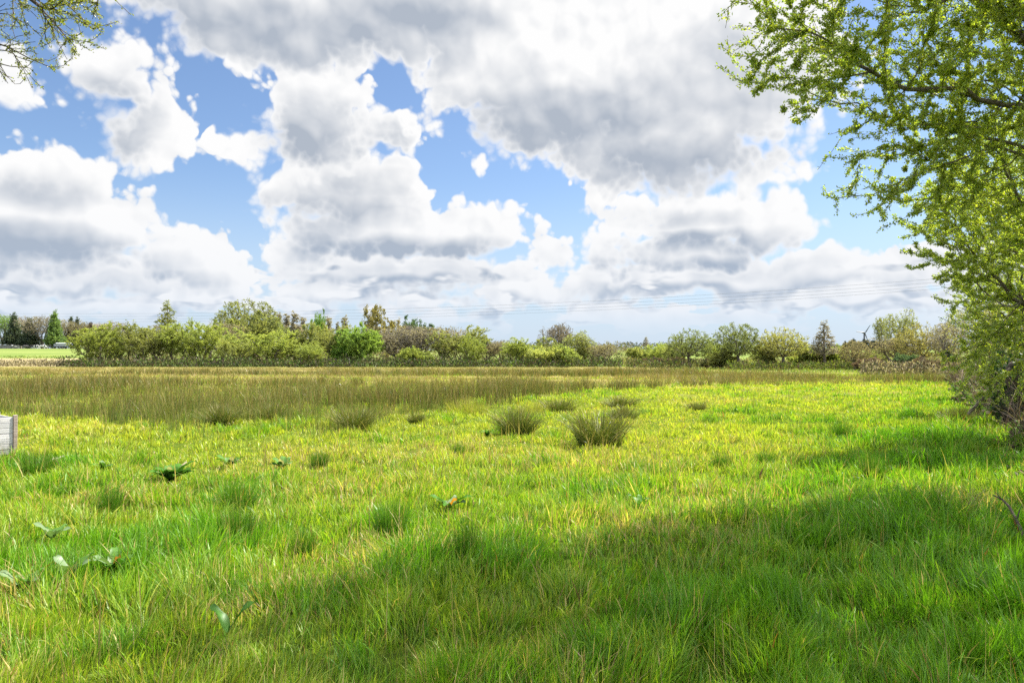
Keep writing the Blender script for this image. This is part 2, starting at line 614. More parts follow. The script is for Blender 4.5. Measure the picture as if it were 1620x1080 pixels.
def blob(x, y, pts):
    r = np.zeros_like(x)
    for (px, py, rx, ry) in pts:         # patch seen at pixel px, py with half sizes in metres
        d = depth_of(py)
        cx = (px - 810) / FPX * d
        r = np.maximum(r, np.exp(-(((x - cx) / rx) ** 2 + ((y - d) / ry) ** 2)))
    return r


STRAW = [(470, 950, 0.45, 0.30), (380, 1000, 0.35, 0.2), (560, 900, 0.5, 0.4), (1010, 850, 0.9, 0.6), (1130, 800, 0.8, 0.7), (640, 880, 0.6, 0.4),
         (930, 740, 1.6, 1.0), (440, 745, 0.9, 0.6), (560, 780, 1.2, 0.9), (1560, 810, 0.7, 0.6), (700, 720, 2.0, 1.5), (180, 790, 0.9, 0.7)]
LUSH = [(370, 850, 0.45, 0.3), (620, 850, 0.30, 0.22), (370, 795, 0.5, 0.4), (180, 795, 0.3, 0.3), (60, 735, 0.7, 0.5), (860, 740, 0.4, 0.3), (1440, 740, 1.5, 0.8),
        (100, 930, 0.9, 0.5), (250, 880, 0.8, 0.5), (1420, 835, 0.8, 0.5), (740, 910, 0.5, 0.25), (1480, 700, 1.6, 1.6)]


def build_grass():
    rng = np.random.default_rng(11)
    n = NGRASS
    x, y = wedge(rng, n, 2.7, 62.0, 1.62)
    # the little that lies beside and behind the camera
    n2 = 14000
    x2, y2 = rng.uniform(-5, 5, n2), rng.uniform(-2.5, 2.7, n2)
    x, y = np.r_[x, x2], np.r_[y, y2]
    d = np.hypot(x, y)
    keep = rng.random(len(x)) > rush_mask(x, y) * 0.75
    hx = hedge_x(y)
    keep &= rng.random(len(x)) > sstep(x, hx - 0.2, hx + 1.0) * 0.85
    clump = fbm(x / 0.33, y / 0.33, 77, 2)
    keep &= rng.random(len(x)) < 0.55 + 0.9 * sstep(clump, 0.3, 0.62)
    x, y, d, clump = x[keep], y[keep], d[keep], clump[keep]
    n = len(x)
    big = fbm(x / 3.2, y / 3.2, 21, 3)
    med = fbm(x / 0.8, y / 0.8, 31, 3)
    st = np.clip(blob(x, y, STRAW) * 0.9 + 0.6 * sstep(big, 0.55, 0.8), 0, 1)
    lu = np.clip(blob(x, y, LUSH) + 0.7 * sstep(med, 0.56, 0.78) * (1 - 0.6 * st), 0, 1)
    nearf = 1 - sstep(d, 5, 16)
    h = (0.044 + 0.046 * nearf + 0.120 * lu + 0.115 * sstep(clump, 0.45, 0.76)) * rng.uniform(0.55, 1.35, n)
    h *= 1 + 0.35 * sstep(x, hedge_x(y) - 3.0, hedge_x(y) - 0.3) * (1 - sstep(y, 18, 30))
    w = 0.0060 * np.maximum(d / 3.6, 0.9) ** 0.74 * rng.uniform(0.6, 1.3, n) * np.where(rng.random(n) < 0.10, 1.8, 1.0)
    lean = np.clip(rng.normal(0.42, 0.27, n), 0.02, 1.1)
    flow = fbm(x / 0.6, y / 0.6, 51, 2) * 6 * math.pi
    ldir = flow + rng.normal(0, 1.0, n)
    face = rng.uniform(0, math.pi, n)
    u = rng.random(n)
    green = np.array([0.100, 0.240, 0.012])
    yel = np.array([0.345, 0.366, 0.048])
    strw = np.array([0.46, 0.37, 0.15])
    dark = np.array([0.055, 0.165, 0.008])
    mixy = np.clip(0.72 + 0.7 * (big - 0.5) - 0.55 * lu - 0.30 * sstep(x, hedge_x(y) - 5.0, hedge_x(y) - 1.0) - 0.40 * nearf + rng.normal(0, 0.22, n), 0, 1)[:, None]
    c = green * (1 - mixy) + yel * mixy
    c = c * (1 - (0.6 * lu)[:, None]) + (dark * 0.5 + green * 0.5) * (0.6 * lu)[:, None]
    dry = (u < 0.022 + 0.40 * st)
    c[dry] = strw * rng.uniform(0.55, 1.1, dry.sum())[:, None]
    rust = (u > 0.988)
    c[rust] = np.array([0.22, 0.12, 0.045])
    c *= rng.uniform(0.75, 1.25, n)[:, None]
    stalk = (rng.random(n) < 0.006 + 0.012 * st) & (d < 16)          # dead flower stalks standing above the turf
    h[stalk] = rng.uniform(0.24, 0.46, stalk.sum())
    w[stalk] *= 0.55
    lean[stalk] *= 0.7
    c[stalk] = strw * rng.uniform(0.45, 0.95, stalk.sum())[:, None]
    base = np.stack([x, y, ground_z(x, y) - 0.01], -1)
    me = blades(base, h, w, lean, ldir, face, 3, c, 'grass', M_GRASS, c * np.array([1.15, 1.06, 0.9]))
    tag(link('grass', me), 'bright green meadow grass with straw coloured patches across the near field', 'grass', kind='stuff')


def build_rushes():
    rng = np.random.default_rng(5)
    n = NRUSH
    x, y = wedge(rng, n, 12.0, 104.0, 1.35)
    # gather them in clumps
    cs = 0.62 * 2.0 ** np.round(np.log2(np.maximum(y, 12.0) / 24.0))
    wx, wy = (fbm(x / 2.7, y / 2.7, 81, 3) - 0.5) * 3.2, (fbm(x / 2.7, y / 2.7, 83, 3) - 0.5) * 3.2
    rx_, ry_ = (x + wx) * 0.78 + (y + wy) * 0.63, (y + wy) * 0.78 - (x + wx) * 0.63
    gx, gy = np.floor(rx_ / cs), np.floor(ry_ / cs)
    jx, jy = _hash(gx, gy, 7), _hash(gx, gy, 8)
    qx, qy = (gx + jx) * cs, (gy + jy) * cs
    cx, cy_ = qx * 0.78 - qy * 0.63 - wx, qx * 0.63 + qy * 0.78 - wy
    pull = rng.uniform(0.2, 0.75, n)
    x, y = x * (1 - pull) + cx * pull, y * (1 - pull) + cy_ * pull
    msk = rush_mask(x, y)
    stk = fbm(x / 26.0, y / 5.0, 61, 3)
    pale = np.maximum(sstep(stk, 0.42, 0.60), 0.70 * sstep(y, 62, 80)) * sstep(y, 34, 50) * (1 - 0.7 * sstep(x, 4, 14))
    cr = _hash(np.floor(cx * 37), np.floor(cy_ * 37), 19)
    keep = (cr * 0.8 + 0.2 * rng.random(n) < msk * (1 - 0.45 * pale)) & (msk > 0.02)
    x, y, stk, pale, cx, cy_ = x[keep], y[keep], stk[keep], pale[keep], cx[keep], cy_[keep]
    n = len(x)
    ch = _hash(np.floor(cx * 50), np.floor(cy_ * 50), 9)
    h = (0.40 + 0.38 * ch) * rng.uniform(0.6, 1.12, n) * (1 - 0.60 * pale) * (1 - 0.30 * sstep(y, 60, 100))
    var = sstep(fbm(x / 3.4, y / 3.4, 71, 3), 0.32, 0.68)
    h *= 0.55 + 0.75 * var
    w = 0.0052 * np.maximum(y / 12.0, 1.0) ** 0.95 * rng.uniform(0.7, 1.3, n)
    ax, ay = x - cx, y - cy_
    ldir = np.arctan2(ay, ax) + rng.normal(0, 0.5, n)
    lean = np.clip(np.hypot(ax, ay) / 0.5 * 0.35 + rng.normal(0.12, 0.12, n), 0.0, 0.8)
    u = rng.random(n)[:, None]
    olive = np.array([0.112, 0.135, 0.022])
    brown = np.array([0.170, 0.128, 0.042])
    grn = np.array([0.085, 0.165, 0.018])
    strw = np.array([0.36, 0.28, 0.11])
    tuft = ch[:, None]
    c = np.where(u < 0.42, olive, np.where(u < 0.80, brown, grn))
    c = c * (0.62 + 0.62 * tuft) * (1.18 - 0.45 * var[:, None])
    nearg = (1 - sstep(y, 15, 24))[:, None] * 0.35
    c = c * (1 - nearg) + grn * nearg
    pp = np.clip(pale * 0.85 + (rng.random(n) < 0.12) * 0.8, 0, 1)[:, None]
    c = c * (1 - pp) + strw * pp
    c *= rng.uniform(0.75, 1.25, n)[:, None]
    tip = c * 0.55 + np.array([0.17, 0.11, 0.045]) * 0.45
    base = np.stack([x, y, ground_z(x, y) - 0.02], -1)
    me = blades(base, h, w, lean, ldir, rng.uniform(0, math.pi, n), 3, c, 'rushes', M_RUSH, tip, 1.9)
    tag(link('rushes', me), 'broad bed of olive brown rushes across the wet middle of the field', 'rushes', kind='stuff')


def clump_mesh(seed, n, rad, hgt, width, c1, c2, tipc, spread=0.80):
    rng = np.random.default_rng(seed)
    a = rng.uniform(0, 2 * math.pi, n)
    r = rad * np.sqrt(rng.random(n))
    x, y = r * np.cos(a), r * np.sin(a)
    lean = np.clip(r / rad * spread * (0.75 + 0.5 * np.sin(a * 2 + seed)) + rng.normal(0.06, 0.20, n), 0, 1.1)
    h = hgt * (1.12 - 0.80 * rng.random(n) ** 1.8) * (1 - 0.10 * (r / rad))
    c = np.array(c1)[None, :] + (np.array(c2) - np.array(c1))[None, :] * rng.random(n)[:, None]
    c = c * rng.uniform(0.75, 1.25, n)[:, None]
    dry = rng.random(n) < 0.10
    c[dry] = np.array([0.34, 0.27, 0.12])
    tip = c * 0.5 + np.array(tipc) * 0.5
    base = np.stack([x, y, np.full(n, -0.05)], -1)
    return blades(base, h, width * rng.uniform(0.7, 1.3, n), lean, a + rng.normal(0, 0.6, n), rng.uniform(0, math.pi, n), 4, c, 'rush_clump', M_RUSH, tip, 1.7)

build_grass()
build_rushes()

# ------------------------------------------------------------------ trees: limbs grown out to points of a crown
def grow(rng, limbs, pts, kappa=0.25, seg=0.5, curve=0.25, up=0.0, jitter=0.06):
    """limbs: polylines of (x,y,z), the first starts at the ground; every later one starts at the nearest node.
    pts: crown points; each is reached by a curved twig from the cheapest node.  Returns positions, parents, tip flags"""
    cap = 64 + sum(len(l) for l in limbs) + len(pts) * 14
    pos = np.zeros((cap, 3))
    dirn = np.zeros((cap, 3))
    plen = np.zeros(cap)
    par = np.full(cap, -1)
    n = 0
    for li, l in enumerate(limbs):
        l = np.array(l, float)
        start = -1
        if li and n:
            j = int(np.argmin(((pos[:n] - l[0]) ** 2).sum(1)))
            if ((pos[j] - l[0]) ** 2).sum() < 4.0:
                start = j
                l = l[1:] if ((pos[j] - l[0]) ** 2).sum() < 0.6 else l
        prev = start
        for p in l:
            pos[n] = p
            par[n] = prev
            if prev >= 0:
                v = p - pos[prev]
                L = np.linalg.norm(v) + 1e-9
                dirn[n] = v / L
                plen[n] = plen[prev] + L
            else:
                dirn[n] = (0, 0, 1)
            prev = n
            n += 1
    tips = []
    for p in pts:
        v = p - pos[:n]
        L = np.sqrt((v ** 2).sum(1)) + 1e-6
        cosv = (v * dirn[:n]).sum(1) / L
        cost = L * (1.25 - 0.55 * cosv) + kappa * plen[:n] + (cosv < -0.2) * 2.0
        j = int(np.argmin(cost))
        D = L[j]
        k = int(max(2, min(12, round(D / seg))))
        p0, d0 = pos[j], dirn[j]
        prev = j
        b = p0 + d0 * D * curve * 1.2 + np.array((0, 0, up * D))
        side = rng.normal(0, jitter * D, (k, 3))
        for i in range(1, k + 1):
            t = i / k
            q = (1 - t) ** 2 * p0 + 2 * t * (1 - t) * (0.5 * b + 0.5 * (p0 + v[j] * 0.5)) + t * t * p
            if i < k:
                q = q + side[i] * (t * (1 - t) * 2)
            w = q - pos[prev]
            lw = np.linalg.norm(w) + 1e-9
            pos[n], par[n], dirn[n] = q, prev, w / lw
            plen[n] = plen[prev] + lw
            prev = n
            n += 1
        tips.append(n - 1)
    return pos[:n], par[:n], np.array(tips), dirn[:n]


def pipe_radii(par, tip_r, e=2.3):
    n = len(par)
    a = np.zeros(n)
    kids = np.zeros(n, int)
    for i in range(n):
        if par[i] >= 0:
            kids[par[i]] += 1
    for i in range(n - 1, -1, -1):
        if kids[i] == 0:
            a[i] = tip_r ** e
        if par[i] >= 0:
            a[par[i]] += a[i] * 1.0
    return a ** (1 / e), kids


class Geo:
    """gathers vertices, faces, tints and material slots"""
    def __init__(self):
        self.V, self.I, self.L, self.C, self.M, self.n = [], [], [], [], [], 0

    def add(self, V, quads, C, slot=0, size=4):
        V = np.asarray(V, np.float32).reshape(-1, 3)
        F = np.asarray(quads, np.int64).reshape(-1, size) + self.n
        C = np.asarray(C, np.float32)
        if C.ndim == 1:
            C = np.repeat(C[None], len(V), 0)
        self.V.append(V)
        self.I.append(F.ravel())
        self.L.append(np.full(len(F), size))
        self.C.append(C)
        self.M.append(np.full(len(F), slot))
        self.n += len(V)

    def mesh(self, name, mat, smooth=False):
        me = mesh_from(name, np.concatenate(self.V), np.concatenate(self.I), np.concatenate(self.L), np.concatenate(self.C), smooth=smooth, mat=mat)
        me.polygons.foreach_set('material_index', np.concatenate(self.M).astype(np.int32))
        return me


def tubes(geo_thick, geo_thin, pos, par, rad, thr, tint_thick, tint_thin, sides=6, slot_thin=0):
    """one tube per chain of nodes; thick chains go to one mesh, thin ones to the other"""
    n = len(par)
    main = np.full(n, -1)
    best = np.zeros(n)
    for i in range(n):
        p = par[i]
        if p >= 0 and rad[i] > best[p]:
            best[p] = rad[i]
            main[p] = i
    for i in range(n):
        p = par[i]
        if p >= 0 and main[p] == i:
            continue
        ch = [p] if p >= 0 else []
        j = i
        while j >= 0:
            ch.append(j)
            j = main[j]
        # split a chain where it becomes thin
        pts = pos[ch]
        rr = rad[ch].copy()
        if p >= 0:
            rr[0] = min(rr[0], rr[1] * 1.15)
        m = len(ch)
        if m < 2:
            continue
        kthin = next((q for q in range(m) if rr[q] < thr), m)
        parts = []
        if kthin >= 2:
            parts.append((0, min(m, kthin + 1), geo_thick, sides, tint_thick, 0))
            if kthin < m - 1:
                parts.append((kthin, m, geo_thin, 3, tint_thin, slot_thin))
        else:
            parts.append((0, m, geo_thin, 3, tint_thin, slot_thin))
        for (a, b, g, sd, tint, slot) in parts:
            P, r = pts[a:b], rr[a:b]
            if len(P) < 2:
                continue
            T = np.gradient(P, axis=0)
            T /= np.linalg.norm(T, axis=1, keepdims=True) + 1e-9
            up = np.array((0.31, 0.17, 0.93))
            X = np.cross(T, up)
            X /= np.linalg.norm(X, axis=1, keepdims=True) + 1e-9
            Y = np.cross(T, X)
            an = np.arange(sd) * 2 * math.pi / sd
            ring = P[:, None, :] + r[:, None, None] * (np.cos(an)[None, :, None] * X[:, None, :] + np.sin(an)[None, :, None] * Y[:, None, :])
            k = len(P)
            ii = np.arange(k * sd).reshape(k, sd)
            q = np.stack([ii[:-1], np.roll(ii[:-1], -1, 1), np.roll(ii[1:], -1, 1), ii[1:]], -1)
            g.add(ring.reshape(-1, 3), q.reshape(-1, 4), np.asarray(tint), slot)


def leaves(geo, rng, P, D, length, width, tint, slot=0, spread=0.9, fold=0.18, droop=0.0):
    """one small folded leaf at each point, pointing roughly along D"""
    n = len(P)
    v = D + rng.normal(0, spread, (n, 3)) * 0.75
    v[:, 2] += droop
    v /= np.linalg.norm(v, axis=1, keepdims=True) + 1e-9
    s = np.cross(v, rng.normal(0, 1, (n, 3)))
    s /= np.linalg.norm(s, axis=1, keepdims=True) + 1e-9
    up = np.cross(s, v)
    L = length * rng.uniform(0.6, 1.25, n)[:, None]
    W = width * rng.uniform(0.7, 1.25, n)[:, None] * 0.5
    a = P
    b = P + v * L * 0.5 + s * W + up * W * fold
    c = P + v * L
    d = P + v * L * 0.5 - s * W + up * W * fold
    V = np.stack([a, b, c, d], 1).reshape(-1, 3)
    geo.add(V, np.arange(4 * n).reshape(n, 4), np.repeat(tint, 4, 0), slot)


def crown_points(rng, n, lobes, shell=0.55):
    """points in a set of ellipsoid lobes (cx,cy,cz,rx,ry,rz), thicker towards their skins"""
    vol = np.array([l[3] * l[4] * l[5] for l in lobes]) ** 0.75
    k = rng.choice(len(lobes), n, p=vol / vol.sum())
    u = rng.normal(0, 1, (n, 3))
    u /= np.linalg.norm(u, axis=1, keepdims=True)
    r = rng.random(n) ** (1 / 3)
    r = r * (1 - shell) + shell * rng.uniform(0.82, 1.04, n) * (rng.random(n) < 0.75) + shell * r * 0
    r = np.clip(np.where(r < 0.35, rng.uniform(0.35, 1.0, n), r), 0, 1.05)
    L = np.array(lobes)[k]
    return L[:, :3] + u * r[:, None] * L[:, 3:]


def make_tree(name, seed, limbs, lobes, npts, leaf_n, leaf_len, leaf_w, tint, twig_tint, mats, thr=0.03, tip_r=0.010, kappa=0.3, shell=0.5,
              up=0.1, zmin=0.3, seg=0.6, back=3, sides=6, colvar=0.25, yel=(1.14, 1.08, 0.85), spread=0.9, exp=2.3, order='near'):
    """returns (trunk mesh, crown mesh)"""
    rng = np.random.default_rng(seed)
    pts = crown_points(rng, npts, lobes, shell)
    pts = pts[pts[:, 2] > zmin]
    base = np.array([q for l in limbs for q in l])
    dd = np.min(((pts[:, None, :] - base[None]) ** 2).sum(-1), 1)
    pts = pts[np.argsort(dd)]
    pos, par, tips, dirn = grow(rng, limbs, pts, kappa, seg, up=up)
    rad, kids = pipe_radii(par, tip_r, exp)
    # flare at the foot
    g1, g2 = Geo(), Geo()
    tubes(g1, g2, pos, par, rad, thr, (0.13, 0.11, 0.09), twig_tint, sides, 1)
    # leaves sit on the outer twigs
    cand = np.where(rad < thr * 0.8)[0]
    if leaf_n:
        pick = rng.choice(cand, leaf_n)
        pp = par[pick]
        t = rng.random(leaf_n)[:, None]
        P = pos[pick] * (1 - t) + pos[pp] * t + rng.normal(0, leaf_len * 0.35, (leaf_n, 3))
        clump = fbm(P[:, 0] / 0.9 + 50, (P[:, 1] + P[:, 2] * 1.3) / 0.9 + 50, seed, 2)
        f = np.clip((clump - 0.5) * 2.0 + rng.normal(0, 0.35, leaf_n), -1, 1)[:, None]
        c = np.array(tint)[None, :] * (1 + f * (np.array(yel)[None, :] - 1.0)) * rng.uniform(1 - colvar, 1 + colvar, leaf_n)[:, None]
        leaves(g2, rng, P, dirn[pick], leaf_len, leaf_w, c, 0, spread)
    if g2.n == 0:
        g2.add([(0, 0, 1), (0.01, 0, 1), (0.01, 0, 1.01), (0, 0, 1.01)], [(0, 1, 2, 3)], tint)
    return g1.mesh('trunk', mats[0], True), g2.mesh('crown', [mats[1], mats[0]])


def bend(rng, a, b, n=5, wob=0.06):
    a, b = np.array(a, float), np.array(b, float)
    L = np.linalg.norm(b - a)
    out = []
    off = rng.normal(0, wob * L, 3)
    for i in range(n):
        t = i / (n - 1)
        out.append(a + (b - a) * t + off * math.sin(t * math.pi) + rng.normal(0, wob * L * 0.15, 3) * (0 < i < n - 1))
    return out


FAR_MATS = (M_FAR_BARK, M_FAR_LEAF)
PROTO = {}


def proto(kind, seed):
    """far tree kinds, about 6 m high, built once; returns (trunk, crown, width, height)"""
    key = (kind, seed)
    if key in PROTO:
        return PROTO[key]
    rng = np.random.default_rng(hash_name(kind) + seed * 101)
    S = seed * 7 + hash_name(kind)
    tw = (0.85, 0.75, 0.62)
    one = (1.0, 1.0, 1.0)
    if kind == 'willow':                      # many stemmed, broad, soft
        limbs = []
        for i in range(8):
            a = i * 0.785 + rng.uniform(-0.3, 0.3)
            r = rng.uniform(1.0, 2.6)
            limbs.append(bend(rng, (0.35 * math.cos(a), 0.35 * math.sin(a), -0.1), (r * math.cos(a), r * math.sin(a), rng.uniform(2.6, 4.0)), 5))
        lobes = [(rng.uniform(-1.7, 1.7), rng.uniform(-1.7, 1.7), rng.uniform(2.2, 4.2), rng.uniform(1.0, 1.7), rng.uniform(1.0, 1.7), rng.uniform(1.2, 2.2)) for _ in range(9)]
        t = make_tree(kind, S, limbs, lobes, 560, 13500, 0.18, 0.085, one, tw, FAR_MATS, thr=0.03, tip_r=0.011, up=0.15, colvar=0.22, zmin=0.5)
    elif kind == 'round':                     # dense leafy ball to the ground
        limbs = [bend(rng, (0, 0, -0.1), (0, 0, 2.5), 5)] + [bend(rng, (0, 0, 0.8), (1.5 * math.cos(a), 1.5 * math.sin(a), 3.2), 4) for a in np.arange(6) * 1.05]
        lobes = [(rng.uniform(-1.5, 1.5), rng.uniform(-1.5, 1.5), rng.uniform(1.5, 4.4), rng.uniform(1.1, 1.6), rng.uniform(1.1, 1.6), rng.uniform(1.0, 1.5)) for _ in range(11)]
        t = make_tree(kind, S, limbs, lobes, 480, 15000, 0.21, 0.12, one, tw, FAR_MATS, thr=0.03, colvar=0.22, zmin=0.2)
    elif kind == 'bare':                      # leafless round head of fine twigs
        limbs = [bend(rng, (0, 0, -0.1), (rng.uniform(-.2, .2), 0, 2.2), 5)] + [bend(rng, (0, 0, 1.0), (1.7 * math.cos(a), 1.7 * math.sin(a), rng.uniform(2.8, 4.2)), 5) for a in np.arange(7) * 0.9]
        lobes = [(rng.uniform(-1.4, 1.4), rng.uniform(-1.4, 1.4), rng.uniform(2.8, 4.4), rng.uniform(1.2, 1.8), rng.uniform(1.2, 1.8), rng.uniform(1.2, 1.7)) for _ in range(9)]
        t = make_tree(kind, S, limbs, lobes, 1250, 4200, 0.18, 0.07, one, tw, FAR_MATS, thr=0.035, tip_r=0.0105, up=0.2, zmin=0.6, seg=0.7)
    elif kind == 'oak':                       # clear leaning trunk, radial dome
        fx = rng.uniform(-0.3, 0.3)
        limbs = [bend(rng, (0, 0, -0.1), (fx, 0, 1.7), 5, 0.04)] + [bend(rng, (fx, 0, 1.6), (fx + 2.0 * math.cos(a) , 2.0 * math.sin(a), rng.uniform(3.0, 4.4)), 5) for a in np.arange(8) * 0.785]
        lobes = [(0, 0, 3.5, 2.9, 2.9, 2.4), (0.9, 0, 3.2, 2.1, 2.1, 1.5), (-1.1, 0.3, 3.3, 1.9, 1.9, 1.6)]
        t = make_tree(kind, S, limbs, lobes, 800, 9500, 0.17, 0.08, one, tw, FAR_MATS, thr=0.035, tip_r=0.012, shell=0.62, up=0.12, zmin=1.7)
    elif kind == 'poplar':                    # narrow, thin, see-through
        limbs = [bend(rng, (0, 0, -0.1), (0.1, 0, 6.4), 9, 0.01)]
        lobes = [(0, 0, z, 0.25 + 0.16 * (6.6 - z) , 0.25 + 0.16 * (6.6 - z), 0.8) for z in np.linspace(2.2, 6.2, 8)]
        t = make_tree(kind, S, limbs, lobes, 260, 2600, 0.20, 0.11, one, tw, FAR_MATS, thr=0.03, tip_r=0.010, up=0.35, kappa=0.1, zmin=1.2)
    elif kind == 'birch':                     # narrow cone of fine twigs, drooping
        limbs = [bend(rng, (0, 0, -0.1), (0.05, 0, 6.3), 9, 0.012)]
        lobes = [(0, 0, z, 0.22 + 0.30 * (6.6 - z), 0.22 + 0.30 * (6.6 - z), 0.6) for z in np.linspace(2.4, 6.3, 8)]
        t = make_tree(kind, S, limbs, lobes, 480, 3200, 0.18, 0.09, one, tw, FAR_MATS, thr=0.03, tip_r=0.010, up=0.2, kappa=0.05, zmin=1.6)
    elif kind == 'upright':                   # bare with upright rods
        limbs = [bend(rng, (0.2 * i - 0.4, rng.uniform(-.3, .3), -0.1), (0.85 * i - 1.7 + rng.uniform(-.3, .3), rng.uniform(-1.2, 1.2), rng.uniform(4.0, 5.0)), 6, 0.03) for i in range(5)]
        lobes = [(rng.uniform(-1.7, 1.7), rng.uniform(-1.2, 1.2), rng.uniform(3.2, 5.0), 0.8, 0.8, rng.uniform(1.2, 1.7)) for _ in range(9)]
        t = make_tree(kind, S, limbs, lobes, 800, 3800, 0.19, 0.08, one, tw, FAR_MATS, thr=0.03, tip_r=0.010, up=0.45, kappa=0.1, zmin=1.0)
    elif kind == 'conifer':                   # dark spire
        limbs = [bend(rng, (0, 0, -0.1), (0, 0, 6.5), 9, 0.004)]
        lobes = [(0, 0, z, 0.18 + 0.27 * (6.6 - z), 0.18 + 0.27 * (6.6 - z), 0.35) for z in np.linspace(1.0, 6.45, 13)]
        t = make_tree(kind, S, limbs, lobes, 340, 8000, 0.28, 0.13, one, tw, FAR_MATS, thr=0.03, up=-0.1, kappa=0.6, zmin=0.8, shell=0.4)
    elif kind == 'pine':                      # clear stem, ragged top
        limbs = [bend(rng, (0, 0, -0.1), (0.2, 0, 6.0), 8, 0.012)]
        lobes = [(rng.uniform(-.7, .7), rng.uniform(-.7, .7), z, 1.1, 1.1, 0.55) for z in np.linspace(3.6, 6.0, 6)]
        t = make_tree(kind, S, limbs, lobes, 170, 3200, 0.30, 0.14, one, tw, FAR_MATS, thr=0.03, kappa=0.4, zmin=2.6)
    elif kind == 'bush':                      # low scrub
        limbs = [bend(rng, (rng.uniform(-.8, .8), rng.uniform(-.6, .6), -0.1), (rng.uniform(-2, 2), rng.uniform(-1, 1), rng.uniform(1.2, 2.4)), 4) for _ in range(9)]
        lobes = [(rng.uniform(-2, 2), rng.uniform(-1.2, 1.2), rng.uniform(0.8, 1.8), rng.uniform(0.7, 1.2), rng.uniform(0.7, 1.1), rng.uniform(0.6, 1.0)) for _ in range(10)]
        t = make_tree(kind, S, limbs, lobes, 440, 7500, 0.22, 0.11, one, tw, FAR_MATS, thr=0.025, tip_r=0.010, up=0.15, zmin=0.1)
    cv = np.empty(len(t[1].vertices) * 3)
    t[1].vertices.foreach_get('co', cv)
    cv = cv.reshape(-1, 3)
    lo, hi = np.percentile(cv, 2.5, 0), np.percentile(cv, 97.5, 0)
    PROTO[key] = (t[0], t[1], max(hi[0] - lo[0], hi[1] - lo[1]), hi[2])
    return PROTO[key]


def hash_name(s):
    return sum((i + 3) * ord(c) for i, c in enumerate(s)) % 997


YG, OL, BR, GB = (0.250, 0.295, 0.066), (0.215, 0.235, 0.070), (0.235, 0.205, 0.110), (0.235, 0.210, 0.155)
GR, DK, GD, PY, DG = (0.17, 0.28, 0.05), (0.080, 0.105, 0.065), (0.225, 0.195, 0.060), (0.36, 0.39, 0.11), (0.075, 0.12, 0.05)
PK = (0.33, 0.265, 0.215)
NAME = {'willow': ('willow', 'willow'), 'round': ('leafy_tree', 'tree'), 'bare': ('bare_tree', 'tree'), 'oak': ('oak_tree', 'oak'), 'poplar': ('poplar_tree', 'poplar'),
        'birch': ('birch_tree', 'birch'), 'upright': ('bare_tree', 'tree'), 'conifer': ('conifer_tree', 'conifer'), 'pine': ('pine_tree', 'pine'), 'bush': ('bush', 'bush')}
_cnt = {}


def far_tree(kind, px, top, depth, wpx, colr, label, group='trees along the far side of the field', base_py=None):
    """a tree whose top is seen in row `top`, standing on the ground at `depth`"""
    i = _cnt.get(kind, 0)
    _cnt[kind] = i + 1
    tm, cm, w0, h0 = proto(kind, i % 2)
    p = at(px, depth)
    ztop = EYE + (HZ - top) / FPX * depth
    H = max(ztop - p.z, 0.5)
    W = (1.22 if px < 980 else 1.05) * wpx / FPX * depth
    nm, cat = NAME[kind]
    o = empty(nm, p, label, cat, group, rz=(i * 2.39) % 6.28)
    o.scale = (W / w0, W / w0, H / h0)
    for pn, me in (('trunk', tm), ('crown', cm)):
        c = link(pn, me, o)
        v = 0.9 + 0.2 * ((i * 0.618) % 1.0)
        c.color = (colr[0] * v, colr[1] * v, colr[2] * v, 1.0) if pn == 'crown' else (1, 1, 1, 1)
    return o

# ------------------------------------------------------------------ the tree line, left to right
OAK = (0.165, 0.200, 0.062)
COPSE = 'trees round the cow pasture'
for a in [
    ('conifer', 21, 502, 292, 19, DK, 'dark spire conifer standing at the left end behind the cow pasture'),
    ('bare', 4, 501, 300, 34, GR, 'greening round tree left of the first dark spire conifer'),
    ('bare', 34, 505, 305, 26, PK, 'pinkish bare tree between the two dark spires behind the cows'),
    ('conifer', 46, 508, 290, 20, DK, 'second dark spire conifer, just behind the grazing black and white cows'),
    ('bare', 67, 502, 292, 40, GB, 'broad grey brown bare tree behind the cows, left of the bright green larch'),
    ('conifer', 86, 499, 288, 19, (0.16, 0.24, 0.07), 'bright green pointed larch above the pale roofed trailer'),
    ('bare', 104, 508, 300, 34, BR, 'brown budding tree right behind the pale roofed trailer'),
    ('conifer', 112, 506, 310, 12, DK, 'thin dark spruce tip left of the slim twin spruce above the trailer'),
    ('conifer', 122, 508, 300, 12, DK, 'slim dark spruce, right one of the pair above the trailer'),
    ('conifer', 143, 514, 300, 13, (0.07, 0.04, 0.035), 'small reddish dark conifer showing over the first yellow green willow'),
    ('bare', 153, 513, 305, 36, PK, 'pinkish brown bare tree showing above the leftmost willow'),
    ('bare', 128, 512, 297, 26, BR, 'brown bare tree between the slim spruces and the reddish conifer'),
]:
    far_tree(*a, group=COPSE)

